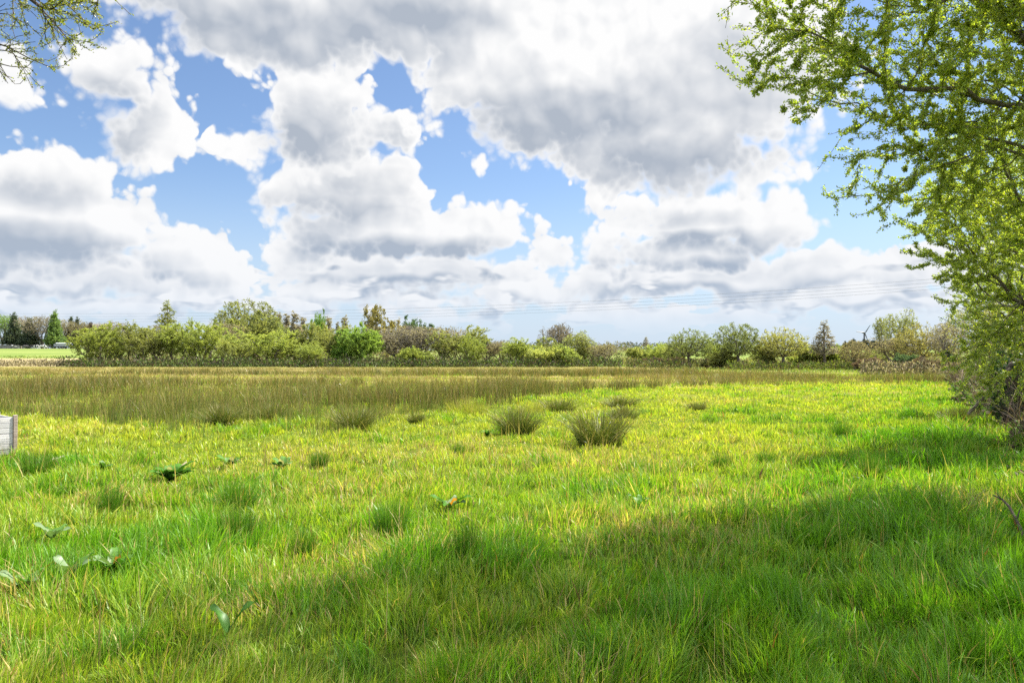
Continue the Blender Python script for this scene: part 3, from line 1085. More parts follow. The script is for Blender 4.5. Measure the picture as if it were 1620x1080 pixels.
ROW = 'trees along the far side of the field'
for a in [
    ('willow', 158, 519, 118, 66, YG, 'yellow green willow at the left end of the tree row beside the cow pasture'),
    ('upright', 208, 513, 134, 66, GB, 'grey twiggy tree rising behind the gap between the first two willows'),
    ('willow', 206, 521, 124, 54, OL, 'olive willow, second in the row from the cow pasture'),
    ('willow', 238, 518, 119, 58, OL, 'olive willow standing left of the tall pale birch'),
    ('birch', 264, 484, 152, 32, OL, 'tall pale pointed birch rising alone above the left willows'),
    ('willow', 283, 519, 121, 58, YG, 'green willow standing just in front of the tall pale birch'),
    ('willow', 322, 513, 118, 60, YG, 'bright yellow green willow between the tall birch and the broad high tree'),
    ('bare', 352, 514, 127, 48, BR, 'brown budding tree at the left foot of the broad high tree'),
    ('oak', 392, 481, 146, 76, OL, 'broad high round headed tree, tallest of the left half of the row'),
    ('round', 398, 505, 138, 62, OL, 'leafy olive tree filling the foot of the broad high round headed tree'),
    ('willow', 371, 537, 113, 32, PY, 'small pale yellow sapling with white stems in front of the brown budding tree'),
    ('willow', 418, 525, 118, 78, YG, 'wide yellow green willow below the broad high tree'),
    ('poplar', 440, 499, 205, 17, GB, 'see through poplar, first of the pale clump right of the broad high tree'),
    ('poplar', 453, 500, 208, 16, GB, 'see through poplar, second of the pale clump right of the broad high tree'),
    ('poplar', 466, 498, 203, 18, GB, 'see through poplar, third and highest of the pale clump'),
    ('poplar', 479, 505, 206, 15, GB, 'see through poplar, last and lowest of the pale clump'),
    ('round', 478, 518, 124, 52, OL, 'olive leafy tree under the last poplar of the pale clump'),
    ('willow', 490, 543, 113, 46, YG, 'low bright willow bush in front of the olive leafy tree'),
    ('round', 503, 503, 172, 19, GR, 'narrow fresh green tree top right of the pale poplar clump'),
    ('poplar', 520, 505, 170, 15, BR, 'narrow brown tree top next to the narrow fresh green one'),
    ('willow', 525, 520, 121, 48, OL, 'brownish olive willow left of the dense bright green tree'),
    ('poplar', 534, 512, 205, 9, GB, 'thin grey poplar, smaller of the two left of the dense bright green tree'),
    ('poplar', 545, 504, 205, 16, GB, 'thin grey poplar showing right above the dense bright green tree'),
    ('round', 552, 528, 120, 36, GR, 'darker green half of the dense leafy pair, on its left side'),
    ('round', 574, 523, 117, 46, (0.215, 0.31, 0.060), 'dense bright green leafy tree, the freshest of the whole row'),
    ('poplar', 584, 500, 206, 14, GB, 'lone grey poplar left of the golden brown tree'),
    ('round', 612, 493, 158, 48, GD, 'golden brown dense tree standing high in the middle of the row'),
    ('poplar', 630, 508, 175, 10, BR, 'thin brown poplar leaning on the right side of the golden brown tree'),
    ('bare', 625, 520, 122, 62, GB, 'grey brown bare tree below the golden brown tree'),
    ('bare', 642, 516, 170, 12, (0.10, 0.07, 0.12), 'small purplish tree between the golden brown tree and the dark evergreen'),
    ('round', 659, 511, 190, 36, DG, 'dark evergreen crown showing above the grey bare trees'),
    ('bare', 668, 520, 121, 62, GB, 'grey brown bare tree right below the dark evergreen crown'),
    ('bare', 702, 520, 124, 60, BR, 'brown bare tree between the dark evergreen and the round yellow willow'),
    ('willow', 729, 521, 120, 60, OL, 'large olive willow with a sloping right side, middle of the row'),
    ('willow', 748, 535, 115, 34, YG, 'bright yellow willow hugging the right side of the large sloping willow'),
    ('bush', 655, 553, 112, 40, YG, 'low yellow green bush in front of the grey bare trees'),
    ('bare', 771, 541, 121, 34, BR, 'low brown bare tree right of the bright yellow willow'),
    ('bare', 792, 541, 123, 34, GB, 'low grey bare tree left of the lime green willow pair'),
    ('willow', 815, 538, 117, 38, YG, 'lime green willow, left one of a pair below the distant wood'),
    ('willow', 838, 545, 116, 30, YG, 'lime green willow, right one of the pair below the distant wood'),
    ('bare', 879, 516, 146, 44, (0.17, 0.14, 0.11), 'dark leafless tree with a round twiggy head'),
    ('round', 862, 538, 128, 40, OL, 'olive tree at the left foot of the dark leafless round head'),
    ('bush', 860, 553, 112, 46, PY, 'pale yellow willow bush under the dark leafless tree'),
    ('bush', 889, 550, 111, 44, YG, 'bright yellow green willow bush right beside the pale yellow one'),
    ('upright', 910, 528, 122, 48, OL, 'thin stemmed olive tree right of the dark leafless round head'),
    ('willow', 936, 545, 120, 34, OL, 'olive green willow between the thin stemmed olive tree and the brown bare one'),
    ('bare', 957, 546, 117, 36, BR, 'brown bare tree at the gap where the green meadow shows'),
    ('bush', 1010, 551, 128, 52, OL, 'olive bush right of the meadow gap'),
    ('birch', 1022, 534, 320, 10, GB, 'tiny lone tree top above the olive bush near the meadow gap'),
    ('willow', 1046, 546, 120, 52, YG, 'yellow green shrub left of the first round headed oak'),
    ('round', 1071, 548, 112, 34, OL, 'dark olive shrub touching the left side of the first round headed oak'),
    ('oak', 1092, 526, 97, 62, OAK, 'round headed oak with a forked dark trunk, first of three on the green strip'),
    ('willow', 1130, 540, 104, 40, YG, 'yellow shrub filling the space between the first two round headed oaks'),
    ('oak', 1167, 516, 92, 66, OAK, 'tallest round headed oak with a thick trunk, middle of the three'),
    ('round', 1140, 547, 93, 34, OL, 'leafy green shrub at the left foot of the tallest round headed oak'),
    ('willow', 1203, 545, 98, 28, YG, 'yellow green shrub between the middle and the right round headed oaks'),
    ('oak', 1238, 524, 89, 66, (0.26, 0.26, 0.07), 'domed yellowish oak with many leaning stems, right one of three'),
    ('round', 1214, 546, 90, 28, OL, 'dark leafy shrub on a stump at the left of the domed yellowish oak'),
    ('bush', 1266, 552, 95, 40, YG, 'low yellow shrub right of the domed oak'),
    ('bush', 1291, 552, 94, 34, OL, 'low olive shrub below the distant house'),
    ('birch', 1304, 514, 91, 34, GB, 'bare pointed birch standing in front of the distant house'),
    ('bush', 1322, 551, 93, 36, YG, 'yellow shrub at the right foot of the bare pointed birch'),
    ('oak', 1352, 541, 86, 40, BR, 'short brown spreading tree below the wind turbine'),
    ('willow', 1386, 551, 88, 46, YG, 'yellowish shrub right of the short brown spreading tree'),
    ('upright', 1400, 505, 108, 28, OL, 'thin budding tree, left one of two in front of the second turbine'),
    ('upright', 1428, 497, 112, 46, OL, 'taller thin budding tree, right one of two near the second turbine'),
    ('bare', 1413, 536, 82, 66, BR, 'wide brown thicket tree below the two thin budding trees'),
    ('oak', 1455, 518, 78, 60, (0.27, 0.25, 0.08), 'spreading grey limbed tree with a yellowish top near the right hedge'),
    ('bush', 1436, 563, 74, 56, DG, 'dark green low bush under the spreading grey limbed tree'),
    ('bush', 1385, 568, 76, 48, (0.12, 0.085, 0.06), 'brown bramble mound at the edge of the green strip'),
    ('bush', 1474, 568, 68, 60, (0.12, 0.09, 0.06), 'brown bramble mound between the dark green bush and the hedge'),
    ('upright', 1497, 512, 70, 56, GB, 'grey twiggy tree where the tree row meets the right hedge'),
    ('conifer', 1501, 546, 76, 18, DG, 'small dark conifer half hidden at the end of the right hedge'),
]:
    far_tree(*a, group=ROW)

# brown cut stools along the right part of the row
_st = [(1005, 575), (1018, 574), (1034, 575), (1046, 573), (1060, 576), (1076, 575), (1118, 577), (1136, 575), (1262, 577), (1283, 576)]
for i, (px, py) in enumerate(_st):
    far_tree('bush', px, 569 - (i % 3) * 1.2, EYE * FPX / (581 + (px > 1100) * 2.5 - HZ), 15 + (i % 3) * 4, (0.10, 0.075, 0.05),
             'low brown cut back stool at the foot of the tree row, one of a line', 'brown stools under the tree row')

# pines on the ridge under the turbine
_pr = random.Random(4)
for i in range(22):
    px = 1338 + i * 4.6 + _pr.uniform(-1.5, 1.5)
    top = 540 + _pr.uniform(-2.5, 2.5) + (3.0 if i < 2 else 0.0)
    far_tree('pine' if i % 3 else 'conifer', px, top, 610 + _pr.uniform(-25, 25), 9 + _pr.uniform(-1, 2.5), (0.035, 0.050, 0.048),
             'dark pine in the ridge wood below the wind turbine', 'dark pines on the ridge below the turbine')
for (px, top, w, lab) in ((1331, 547, 12, 'round dark tree at the left end of the ridge pines'), (1318, 545, 13, 'small bare round tree on the skyline between birch and ridge pines')):
    far_tree('oak', px, top, 560, w, (0.05, 0.06, 0.045), lab, 'trees on the skyline')


# far wood closing the view between the trees: one mass
def far_wood():
    rng = np.random.default_rng(8)
    g = Geo()
    n = 32000
    px = rng.uniform(-250, 1900, n)
    dep = rng.uniform(700, 1000, n)
    x = (px - 810) / FPX * dep
    topz = 5.0 + 8.0 * fbm(px / 42.0, px * 0 + 3.3, 12, 3) * (0.55 + 0.7 * fbm(px / 240.0, px * 0 + 1.1, 19, 2))
    z = ground_z(x, dep) + topz * rng.random(n) ** 0.7
    P = np.stack([x, dep, z], -1)
    D = rng.normal(0, 1, (n, 3))
    D[:, 2] = abs(D[:, 2])
    c = np.array([0.055, 0.070, 0.042])[None] * rng.uniform(0.6, 1.5, n)[:, None]
    br = rng.random(n) < 0.35
    c[br] = np.array([0.09, 0.08, 0.06])
    leaves(g, rng, P, D, 1.7, 1.3, c, 0, 0.8)
    me = g.mesh('distant_wood', M_BRAMBLE)
    tag(link('distant_wood', me), 'dark distant wood along the skyline behind the row of trees', 'wood', kind='stuff')


far_wood()


# scrub and dead stems along the foot of the row, and the bank at the far edge of the field
def scrub_line():
    rng = np.random.default_rng(3)
    g = Geo()

    def band(n, px0, px1, dep0, dep1, h, cols, size, p=1.0):
        px = rng.uniform(px0, px1, n)
        dep = rng.uniform(dep0, dep1, n)
        x = (px - 810) / FPX * dep
        hh = h * (0.45 + 1.1 * fbm(px / 14.0, dep / 5.0, 23, 3))
        z = ground_z(x, dep) + hh * rng.random(n) ** p
        k = rng.integers(0, len(cols), n)
        c = np.array(cols)[k] * rng.uniform(0.6, 1.4, n)[:, None]
        D = rng.normal(0, 0.6, (n, 3))
        D[:, 2] = abs(D[:, 2]) + 0.5
        leaves(g, rng, np.stack([x, dep, z], -1), D, size, size * 0.34, c, 0, 0.6)
    brown, dark, grn, strw = (0.085, 0.062, 0.040), (0.035, 0.045, 0.018), (0.07, 0.11, 0.02), (0.30, 0.25, 0.15)
    band(9000, 105, 985, 107, 112, 1.0, [dark, dark, grn, brown], 0.42)
    band(5000, 90, 985, 112, 117, 1.5, [brown, (0.12, 0.10, 0.07), grn, dark], 0.40)
    band(4200, -120, 130, 113, 122, 0.8, [strw, strw, brown, (0.2, 0.17, 0.10)], 0.40)
    band(2600, 990, 1160, 92, 106, 1.0, [brown, dark, grn, (0.16, 0.15, 0.05)], 0.36)
    band(4200, 1150, 1380, 84, 92, 0.8, [brown, (0.15, 0.17, 0.03), grn], 0.32)
    band(5200, 1360, 1530, 58, 76, 0.9, [brown, (0.11, 0.085, 0.06), dark, strw], 0.28)
    band(18000, 135, 1000, 126, 140, 3.2, [(0.20, 0.165, 0.09), (0.17, 0.17, 0.05), (0.16, 0.13, 0.08)], 0.42, 0.8)
    band(4000, 985, 1300, 112, 124, 1.1, [(0.20, 0.165, 0.09), (0.24, 0.25, 0.05), (0.16, 0.13, 0.08)], 0.40, 0.8)
    band(6000, 1290, 1520, 92, 104, 1.8, [(0.20, 0.165, 0.09), (0.22, 0.22, 0.06), (0.16, 0.13, 0.08)], 0.36, 0.8)
    me = g.mesh('undergrowth', M_BRAMBLE)
    tag(link('undergrowth', me), 'dark scrub and dead stems along the foot of the far tree row', 'undergrowth', kind='stuff')


scrub_line()


# grass of the strip and meadow beyond the rushes
def far_grass():
    rng = np.random.default_rng(33)
    n = 60000
    dep = rng.uniform(52, 175, n) ** 1.0
    px = rng.uniform(-200, 1700, n)
    x = (px - 810) / FPX * dep
    strip = (px > 1060) & (dep < 100)
    beyond = (dep > 112)
    keep = (strip & (rng.random(n) > rush_mask(x, dep))) | (beyond & (px > 130)) | (beyond & (dep > 158))
    x, dep, px = x[keep], dep[keep], px[keep]
    n = len(x)
    h = rng.uniform(0.18, 0.45, n)
    w = 0.010 * dep / 10 * rng.uniform(0.5, 1.2, n)
    f = sstep(fbm(x / 7, dep / 7, 4, 3), 0.35, 0.65)[:, None]
    c = np.array([0.11, 0.18, 0.030]) * (1 - f) + np.array([0.18, 0.22, 0.045]) * f
    c = c * rng.uniform(0.7, 1.3, n)[:, None]
    me = blades(np.stack([x, dep, ground_z(x, dep) - 0.03], -1), h, w, rng.uniform(0.1, 0.9, n), rng.uniform(0, 6.28, n), rng.uniform(0, 3.14, n), 2, c, 'meadow_grass', M_GRASS)
    tag(link('meadow_grass', me), 'sunlit meadow grass beyond the rushes and under the far trees', 'grass', kind='stuff')


far_grass()

# ------------------------------------------------------------------ near trees of the right hedge, and the one at the left edge
def near_tree(name, seed, base, limbs, lobes, npts, spurs, per, leaf_len, leaf_w, tint, label, cat, group=None, tip_r=0.0022, thr=0.014, kappa=0.22,
              shell=0.35, up=0.06, seg=0.28, zmin=0.5, bark=None, leafy=None, exp=2.25, twig_drop=0.0, jitter=0.07):
    rng = np.random.default_rng(seed)
    pts = crown_points(rng, npts, lobes, shell)
    pts = pts[pts[:, 2] > zmin]
    b0 = np.array([q for l in limbs for q in l])
    dd = np.min(((pts[:, None, :] - b0[None]) ** 2).sum(-1), 1)
    pts = pts[np.argsort(dd + rng.normal(0, 0.25, len(dd)))]
    pos, par, tips, dirn = grow(rng, limbs, pts, kappa, seg, up=up, jitter=jitter)
    rad, kids = pipe_radii(par, tip_r, exp)
    g1, g2, g3 = Geo(), Geo(), Geo()
    tubes(g1, g2, pos, par, rad, thr, (0.1, 0.08, 0.06), (0.1, 0.08, 0.06), 9, 0)
    cand = np.where(rad < tip_r * 3.4)[0]
    # leafier places and barer places
    fl = fbm(pos[cand, 0] / 0.8 + 9, pos[cand, 1] / 0.8 + pos[cand, 2] / 0.8 + 31, seed, 2)
    wgt = 0.55 + 0.9 * sstep(fl, 0.35, 0.65)
    pick = rng.choice(cand, spurs, p=wgt / wgt.sum())
    pp = par[pick]
    t = rng.random(spurs)[:, None]
    P = pos[pick] * (1 - t) + pos[pp] * t
    P = np.repeat(P, per, 0)
    n = len(P)
    D = np.repeat(dirn[pick], per, 0)
    P = P + rng.normal(0, leaf_len * 0.42, (n, 3))
    f = rng.normal(0, 0.5, n).clip(-1, 1)[:, None]
    c = np.array(tint)[None] * (1 + f * np.array((0.30, 0.10, -0.25))[None]) * rng.uniform(0.72, 1.28, n)[:, None]
    leaves(g3, rng, P, D, leaf_len, leaf_w, c, 0, 1.0, 0.2, 0.12)
    o = empty(name, base, label, cat, group)
    M = Matrix.Translation(-Vector(base))
    for nm, g, mat, sm in (('trunk', g1, bark or M_BARK, True), ('twigs', g2, bark or M_BARK, False), ('crown', g3, leafy or M_LEAF, False)):
        if g.n == 0:
            continue
        me = g.mesh(nm, mat, sm)
        me.transform(M)
        link(nm, me, o)
    return o


HEDGE = 'trees of the hedge on the right'
LIME = (0.275, 0.320, 0.045)
rb = np.random.default_rng(2)


def limb(*pts, n=4, wob=0.05):
    out = []
    for a, b in zip(pts[:-1], pts[1:]):
        s = bend(rb, a, b, n, wob)
        out += s if not out else s[1:]
    return out


b1 = (8.3, 8.9, gz(8.3, 8.9))
near_tree('hedge_tree', 21, b1, [
    limb((8.3, 8.9, -0.1), (8.0, 8.8, 1.6), (7.3, 8.6, 3.1), (6.6, 8.4, 4.2)),
    limb((6.6, 8.4, 4.2), (5.35, 8.0, 4.92), (4.25, 7.5, 5.35), (3.2, 7.0, 5.5)),
    limb((7.3, 8.6, 3.1), (7.2, 8.0, 5.0), (6.8, 7.4, 6.8)),
    limb((6.6, 8.4, 4.2), (5.3, 7.7, 4.1), (4.2, 7.1, 4.1), (3.3, 6.7, 4.0)),
    limb((8.0, 8.8, 1.6), (7.3, 8.9, 2.4), (6.3, 8.7, 2.9)),
    limb((5.35, 8.0, 4.92), (4.6, 7.0, 4.9), (3.7, 6.3, 4.6), (2.6, 6.0, 4.3)),
], [(3.9, 7.6, 3.5, 0.85, 0.9, 0.65), (2.85, 6.4, 4.75, 1.2, 1.2, 1.25), (2.3, 6.1, 4.0, 0.7, 0.7, 0.5), (3.8, 7.0, 4.8, 1.3, 1.4, 1.35), (4.9, 7.4, 4.4, 1.35, 1.4, 1.3), (5.9, 8.2, 3.9, 1.3, 1.4, 1.35), (5.1, 8.0, 3.6, 1.1, 1.1, 1.0), (5.2, 7.9, 4.6, 1.1, 1.1, 1.0),
    (6.9, 8.6, 3.3, 1.4, 1.4, 1.6), (3.4, 6.2, 6.4, 1.5, 1.4, 0.9), (4.7, 5.2, 5.2, 1.4, 1.3, 1.0), (2.7, 6.0, 5.6, 1.3, 1.3, 0.8), (4.3, 5.9, 6.2, 1.6, 1.4, 1.2), (5.6, 4.8, 5.4, 1.6, 1.6, 1.2), (6.5, 7.4, 6.3, 2.1, 2.0, 1.7), (4.9, 7.2, 5.8, 1.6, 1.5, 1.0)],
    7400, 185000, 3, 0.0285, 0.0150, LIME, 'large lime green leafy tree whose branches reach over the field at the top right', 'tree', HEDGE)
b2 = (11.6, 14.6, gz(11.6, 14.6))
near_tree('hedge_tree', 22, b2, [
    limb((11.6, 14.6, -0.1), (11.2, 14.4, 1.3), (10.6, 14.1, 2.9), (10.0, 13.7, 4.3), (9.7, 13.4, 5.6)),
    limb((11.2, 14.4, 1.3), (10.2, 14.0, 2.0), (9.3, 13.6, 2.4), (8.6, 13.2, 2.6)),
    limb((10.6, 14.1, 2.9), (9.7, 13.6, 3.7), (8.9, 13.1, 4.1), (8.1, 12.7, 4.2)),
    limb((11.2, 14.4, 1.3), (11.8, 13.6, 3.0), (11.8, 13.0, 4.6)),
], [(7.45, 12.6, 3.75, 1.1, 1.2, 1.05), (8.35, 12.9, 3.9, 1.05, 1.2, 0.95), (8.8, 13.3, 4.7, 1.5, 1.5, 1.3), (8.45, 13.2, 2.8, 1.15, 1.2, 1.1), (9.6, 13.9, 3.4, 1.7, 1.5, 1.8), (10.6, 13.6, 5.4, 1.8, 1.7, 1.5),
    (11.6, 13.8, 2.4, 1.5, 1.4, 1.5), (8.5, 13.2, 1.5, 1.05, 1.0, 0.85)],
    3800, 76000, 3, 0.038, 0.021, LIME, 'leafy lime green hedge tree, with low sprays above the dark brush on the right', 'tree', HEDGE, tip_r=0.003, thr=0.018, seg=0.35)
b3 = (14.6, 20.5, gz(14.6, 20.5))
near_tree('hedge_tree', 23, b3, [
    limb((14.6, 20.5, -0.1), (14.3, 20.3, 1.2), (13.8, 20.0, 2.6), (13.4, 19.8, 3.9)),
    limb((14.3, 20.3, 1.2), (13.3, 19.9, 2.0), (12.5, 19.6, 2.7)),
    limb((13.8, 20.0, 2.6), (14.6, 19.6, 4.2), (14.8, 19.4, 5.2)),
], [(12.5, 19.6, 3.0, 1.3, 1.3, 1.3), (13.9, 19.9, 4.1, 1.6, 1.5, 1.3), (14.6, 20.0, 2.6, 1.6, 1.5, 1.7), (12.5, 19.6, 1.6, 1.1, 1.0, 0.8)],
    2200, 26000, 3, 0.047, 0.024, (0.23, 0.27, 0.035), 'twiggier olive hedge tree between the leafy one and the grey hedge end', 'tree', HEDGE, tip_r=0.004, thr=0.022, seg=0.4)
b4 = (18.4, 28.0, gz(18.4, 28.0))
near_tree('hedge_tree', 24, b4, [
    limb((18.4, 28, -0.1), (18.2, 28, 1.2), (17.9, 27.8, 2.8)),
    limb((18.2, 28, 1.2), (17.2, 27.6, 2.2), (16.6, 27.4, 2.9)),
    limb((18.2, 28, 1.2), (19.3, 27.6, 3.0)),
], [(17.0, 27.6, 2.5, 1.3, 1.4, 1.2), (18.4, 27.8, 3.2, 1.7, 1.6, 1.4), (17.6, 27.6, 1.4, 1.5, 1.2, 0.9), (19.8, 28.0, 2.6, 1.6, 1.5, 1.7)],
    1700, 9000, 3, 0.05, 0.026, (0.25, 0.25, 0.06), 'grey twiggy hedge tree where the hedge bends away on the right', 'tree', HEDGE, tip_r=0.005, thr=0.026, seg=0.45)
b5 = (27.0, 43.0, gz(27.0, 43.0))
near_tree('hedge_tree', 25, b5, [
    limb((27, 43, -0.1), (26.8, 43, 1.6), (26.4, 42.8, 3.2)),
    limb((26.8, 43, 1.6), (25.2, 42.4, 3.0)),
    limb((26.8, 43, 1.6), (28.3, 42.6, 3.2)),
], [(25.4, 42.4, 2.9, 1.7, 1.8, 1.5), (27.2, 42.8, 3.4, 1.9, 1.8, 1.5), (26.2, 42.4, 1.5, 2.2, 1.6, 1.2), (29.0, 43.0, 2.8, 1.9, 1.8, 1.7)],
    1600, 7000, 3, 0.07, 0.034, (0.25, 0.22, 0.10), 'farthest brown grey hedge tree on the right, beside the brambles', 'tree', HEDGE, tip_r=0.007, thr=0.035, seg=0.6)

b6 = (-8.4, 5.4, gz(-8.4, 5.4))
near_tree('oak_tree', 31, b6, [
    limb((-8.4, 5.4, -0.1), (-8.3, 5.4, 2.2), (-8.0, 5.5, 4.4), (-7.6, 5.6, 6.4)),
    limb((-8.0, 5.5, 4.4), (-6.9, 5.9, 5.5), (-5.6, 6.2, 5.5), (-4.55, 6.45, 4.95), (-3.85, 6.6, 4.35)),
    limb((-5.6, 6.2, 5.5), (-4.4, 6.4, 5.3), (-3.6, 6.6, 4.85)),
    limb((-6.9, 5.9, 5.5), (-5.6, 6.3, 5.0), (-4.7, 6.5, 4.4), (-4.3, 6.6, 3.95)),
    limb((-8.3, 5.4, 2.2), (-9.4, 4.7, 4.6), (-9.8, 4.2, 6.0)),
], [(-3.95, 6.5, 4.5, 0.52, 0.6, 0.38), (-4.35, 6.5, 4.15, 0.40, 0.5, 0.33), (-4.0, 6.5, 4.85, 0.7, 0.6, 0.35), (-4.1, 6.5, 4.6, 0.55, 0.5, 0.5), (-7.9, 5.4, 6.6, 1.2, 1.2, 1.0), (-9.2, 4.6, 6.0, 1.0, 1.0, 0.9), (-3.75, 6.5, 4.75, 0.55, 0.5, 0.4)],
    1500, 9000, 3, 0.022, 0.011, (0.185, 0.195, 0.035), 'budding oak at the left edge with bare twigs hanging into the sky', 'oak', tip_r=0.0026, thr=0.016, seg=0.22, bark=M_DARK_BARK, up=-0.02, jitter=0.10, shell=0.3)


# brambles, dead stems and rank growth under the hedge
def hedge_foot():
    rng = np.random.default_rng(14)
    n = 26000
    y = rng.uniform(2.0, 52.0, n) ** 1.0
    y = 2.0 + 50.0 * rng.random(n) ** 1.5
    off = rng.gamma(1.6, 0.9, n) * (0.8 + 0.02 * y) - 0.25
    x = hedge_x(y) + off + (fbm(y / 3.0, y * 0 + 0.5, 6, 2) - 0.5) * 1.6
    env = 1 - np.exp(-np.maximum(off, 0) / 0.9)
    hill = (0.10 + 1.15 * env * (0.35 + 0.9 * fbm(x / 1.8, y / 1.8, 16, 2))) * (0.5 + 0.5 * sstep(y, 7, 13))
    z = ground_z(x, y) + hill * rng.random(n) ** 0.8
    u = rng.random(n)
    cols = np.array([(0.085, 0.062, 0.042), (0.035, 0.032, 0.022), (0.07, 0.14, 0.018), (0.26, 0.21, 0.12), (0.14, 0.21, 0.028), (0.12, 0.10, 0.065)])
    k = np.searchsorted([0.18, 0.27, 0.52, 0.60, 0.86], u)
    c = cols[k] * rng.uniform(0.6, 1.4, n)[:, None]
    D = rng.normal(0, 1, (n, 3))
    D[:, 2] = abs(D[:, 2]) * 0.6 + 0.1
    s = 0.06 + 0.004 * y
    g = Geo()
    leaves(g, rng, np.stack([x, y, z], -1), D, 1.0, 1.0, c, 0, 0.5)
    V = g.V[0].reshape(-1, 4, 3)
    c0 = V[:, :1]
    g.V[0] = (c0 + (V - c0) * np.stack([s, s, s], -1)[:, None, :] * np.array([1, 1, 0.8])).reshape(-1, 3).astype(np.float32)
    # arching stems
    m = 5200
    ys = 2.5 + 48 * rng.random(m) ** 1.5
    xs = hedge_x(ys) + rng.gamma(1.8, 0.75, m) * (0.8 + 0.02 * ys) - 0.1
    cc = np.array([(0.10, 0.065, 0.05), (0.20, 0.16, 0.11), (0.06, 0.045, 0.035)])[rng.integers(0, 3, m)] * rng.uniform(0.7, 1.3, m)[:, None]
    st = blades(np.stack([xs, ys, ground_z(xs, ys) - 0.02], -1), rng.uniform(0.4, 1.5, m) * (0.55 + 0.45 * sstep(ys, 7, 13)), (0.006 + 0.0006 * ys) * rng.uniform(0.6, 1.4, m),
                np.clip(rng.normal(0.8, 0.35, m), 0.1, 1.3), rng.uniform(0, 6.28, m), rng.uniform(0, 3.14, m), 5, cc, 'stems', M_BRAMBLE)
    co = np.empty(len(st.vertices) * 3, np.float32)
    st.vertices.foreach_get('co', co)
    nv = len(co) // 3
    per = 11
    base = (np.arange(m) * per)[:, None]
    quads = np.concatenate([base + np.array([2 * r, 2 * r + 1, 2 * r + 3, 2 * r + 2]) for r in range(4)], 0)
    g.add(co.reshape(-1, 3), quads, np.repeat(cc, per, 0))
    bpy.data.meshes.remove(st)
    me = g.mesh('brambles', M_BRAMBLE)
    tag(link('brambles', me), 'brown brambles, nettles and dead stems along the foot of the right hedge', 'brambles', kind='stuff')


hedge_foot()


# dead branch leaning out of the hedge, and thin ones on the ground
def branch(name, path, r0, r1, side, label, cat, bark=None, seed=1):
    rng = np.random.default_rng(seed)
    g1 = Geo()
    pos, par = [], []
    for i, p in enumerate(path):
        pos.append(p)
        par.append(i - 1)
    rad = list(np.linspace(r0, r1, len(path)))
    for (i, d, L) in side:
        prev = i
        for q in range(1, 5):
            p = np.array(pos[i]) + np.array(d) * L * q / 4 + rng.normal(0, 0.015 * L, 3)
            pos.append(tuple(p))
            par.append(prev)
            prev = len(pos) - 1
            rad.append(rad[i] * 0.6 * (1 - q / 5.5))
    b = np.array(path[0])
    tubes(g1, g1, np.array(pos) - b, np.array(par), np.array(rad), 0.0, (0.1, 0.08, 0.06), (0.1, 0.08, 0.06), 7, 0)
    o = link(name, g1.mesh(name, bark or M_BARK, True))
    o.location = b
    return tag(o, label, cat)


def px3(px, py, d):
    r = ray(px, py)
    s = d / r.y
    return (r.x * s, d, EYE + r.z * s)


branch('dead_branch', [px3(1532, 655, 15.6), px3(1546, 640, 15.5), px3(1560, 622, 15.4), px3(1572, 609, 15.3), px3(1584, 596, 15.2), px3(1600, 583, 15.1)], 0.030, 0.042,
       [(1, (-0.5, 0, -0.35), 0.35), (2, (0.75, 0.2, 0.15), 0.5), (3, (-0.3, -0.3, 0.7), 0.45), (4, (-0.6, 0.1, 0.5), 0.4)],
       'bare dead branch leaning from the brambles down to the grass at the right', 'branch', seed=5)
branch('dead_branch', [px3(1625, 862, 6.6), px3(1608, 822, 6.75), px3(1596, 800, 6.9), px3(1586, 790, 7.0), px3(1572, 783, 7.1)], 0.016, 0.006,
       [(1, (0.3, 0, 0.8), 0.18), (3, (-0.6, 0, 0.6), 0.15)], 'thin dark fallen branch in the straw at the right edge', 'branch', M_DARK_BARK, 6)

# hollow ivy stump in the hedge
def stump():
    rng = np.random.default_rng(9)
    p = Vector((10.9, 16.4, 0))
    p.z = gz(p.x, p.y)
    o = empty('tree_stump', p, 'dark ivy covered stump in the shade of the right hedge', 'stump')
    g = Geo()
    path = np.array([(0, 0, -0.1), (0.02, 0, 0.35), (-0.03, 0.02, 0.8), (0.0, 0.0, 1.15), (0.04, 0, 1.3)])
    tubes(g, g, path, np.array([-1, 0, 1, 2, 3]), np.array([0.42, 0.33, 0.30, 0.31, 0.18]), 0.0, (0.05, 0.04, 0.03), (0.05, 0.04, 0.03), 12, 0)
    link('trunk', g.mesh('trunk', M_DARK_BARK, True), o)
    n = 900
    a = rng.uniform(0, 6.28, n)
    z = rng.uniform(0.05, 1.5, n)
    r = 0.38 + rng.uniform(0, 0.16, n)
    P = np.stack([r * np.cos(a), r * np.sin(a), z], -1)
    g2 = Geo()
    leaves(g2, rng, P, np.stack([np.cos(a), np.sin(a), -0.4 + 0 * a], -1), 0.10, 0.085, np.array([0.022, 0.042, 0.014]) * rng.uniform(0.6, 1.5, n)[:, None], 0, 0.6)
    link('ivy', g2.mesh('ivy', M_DOCK), o)


stump()

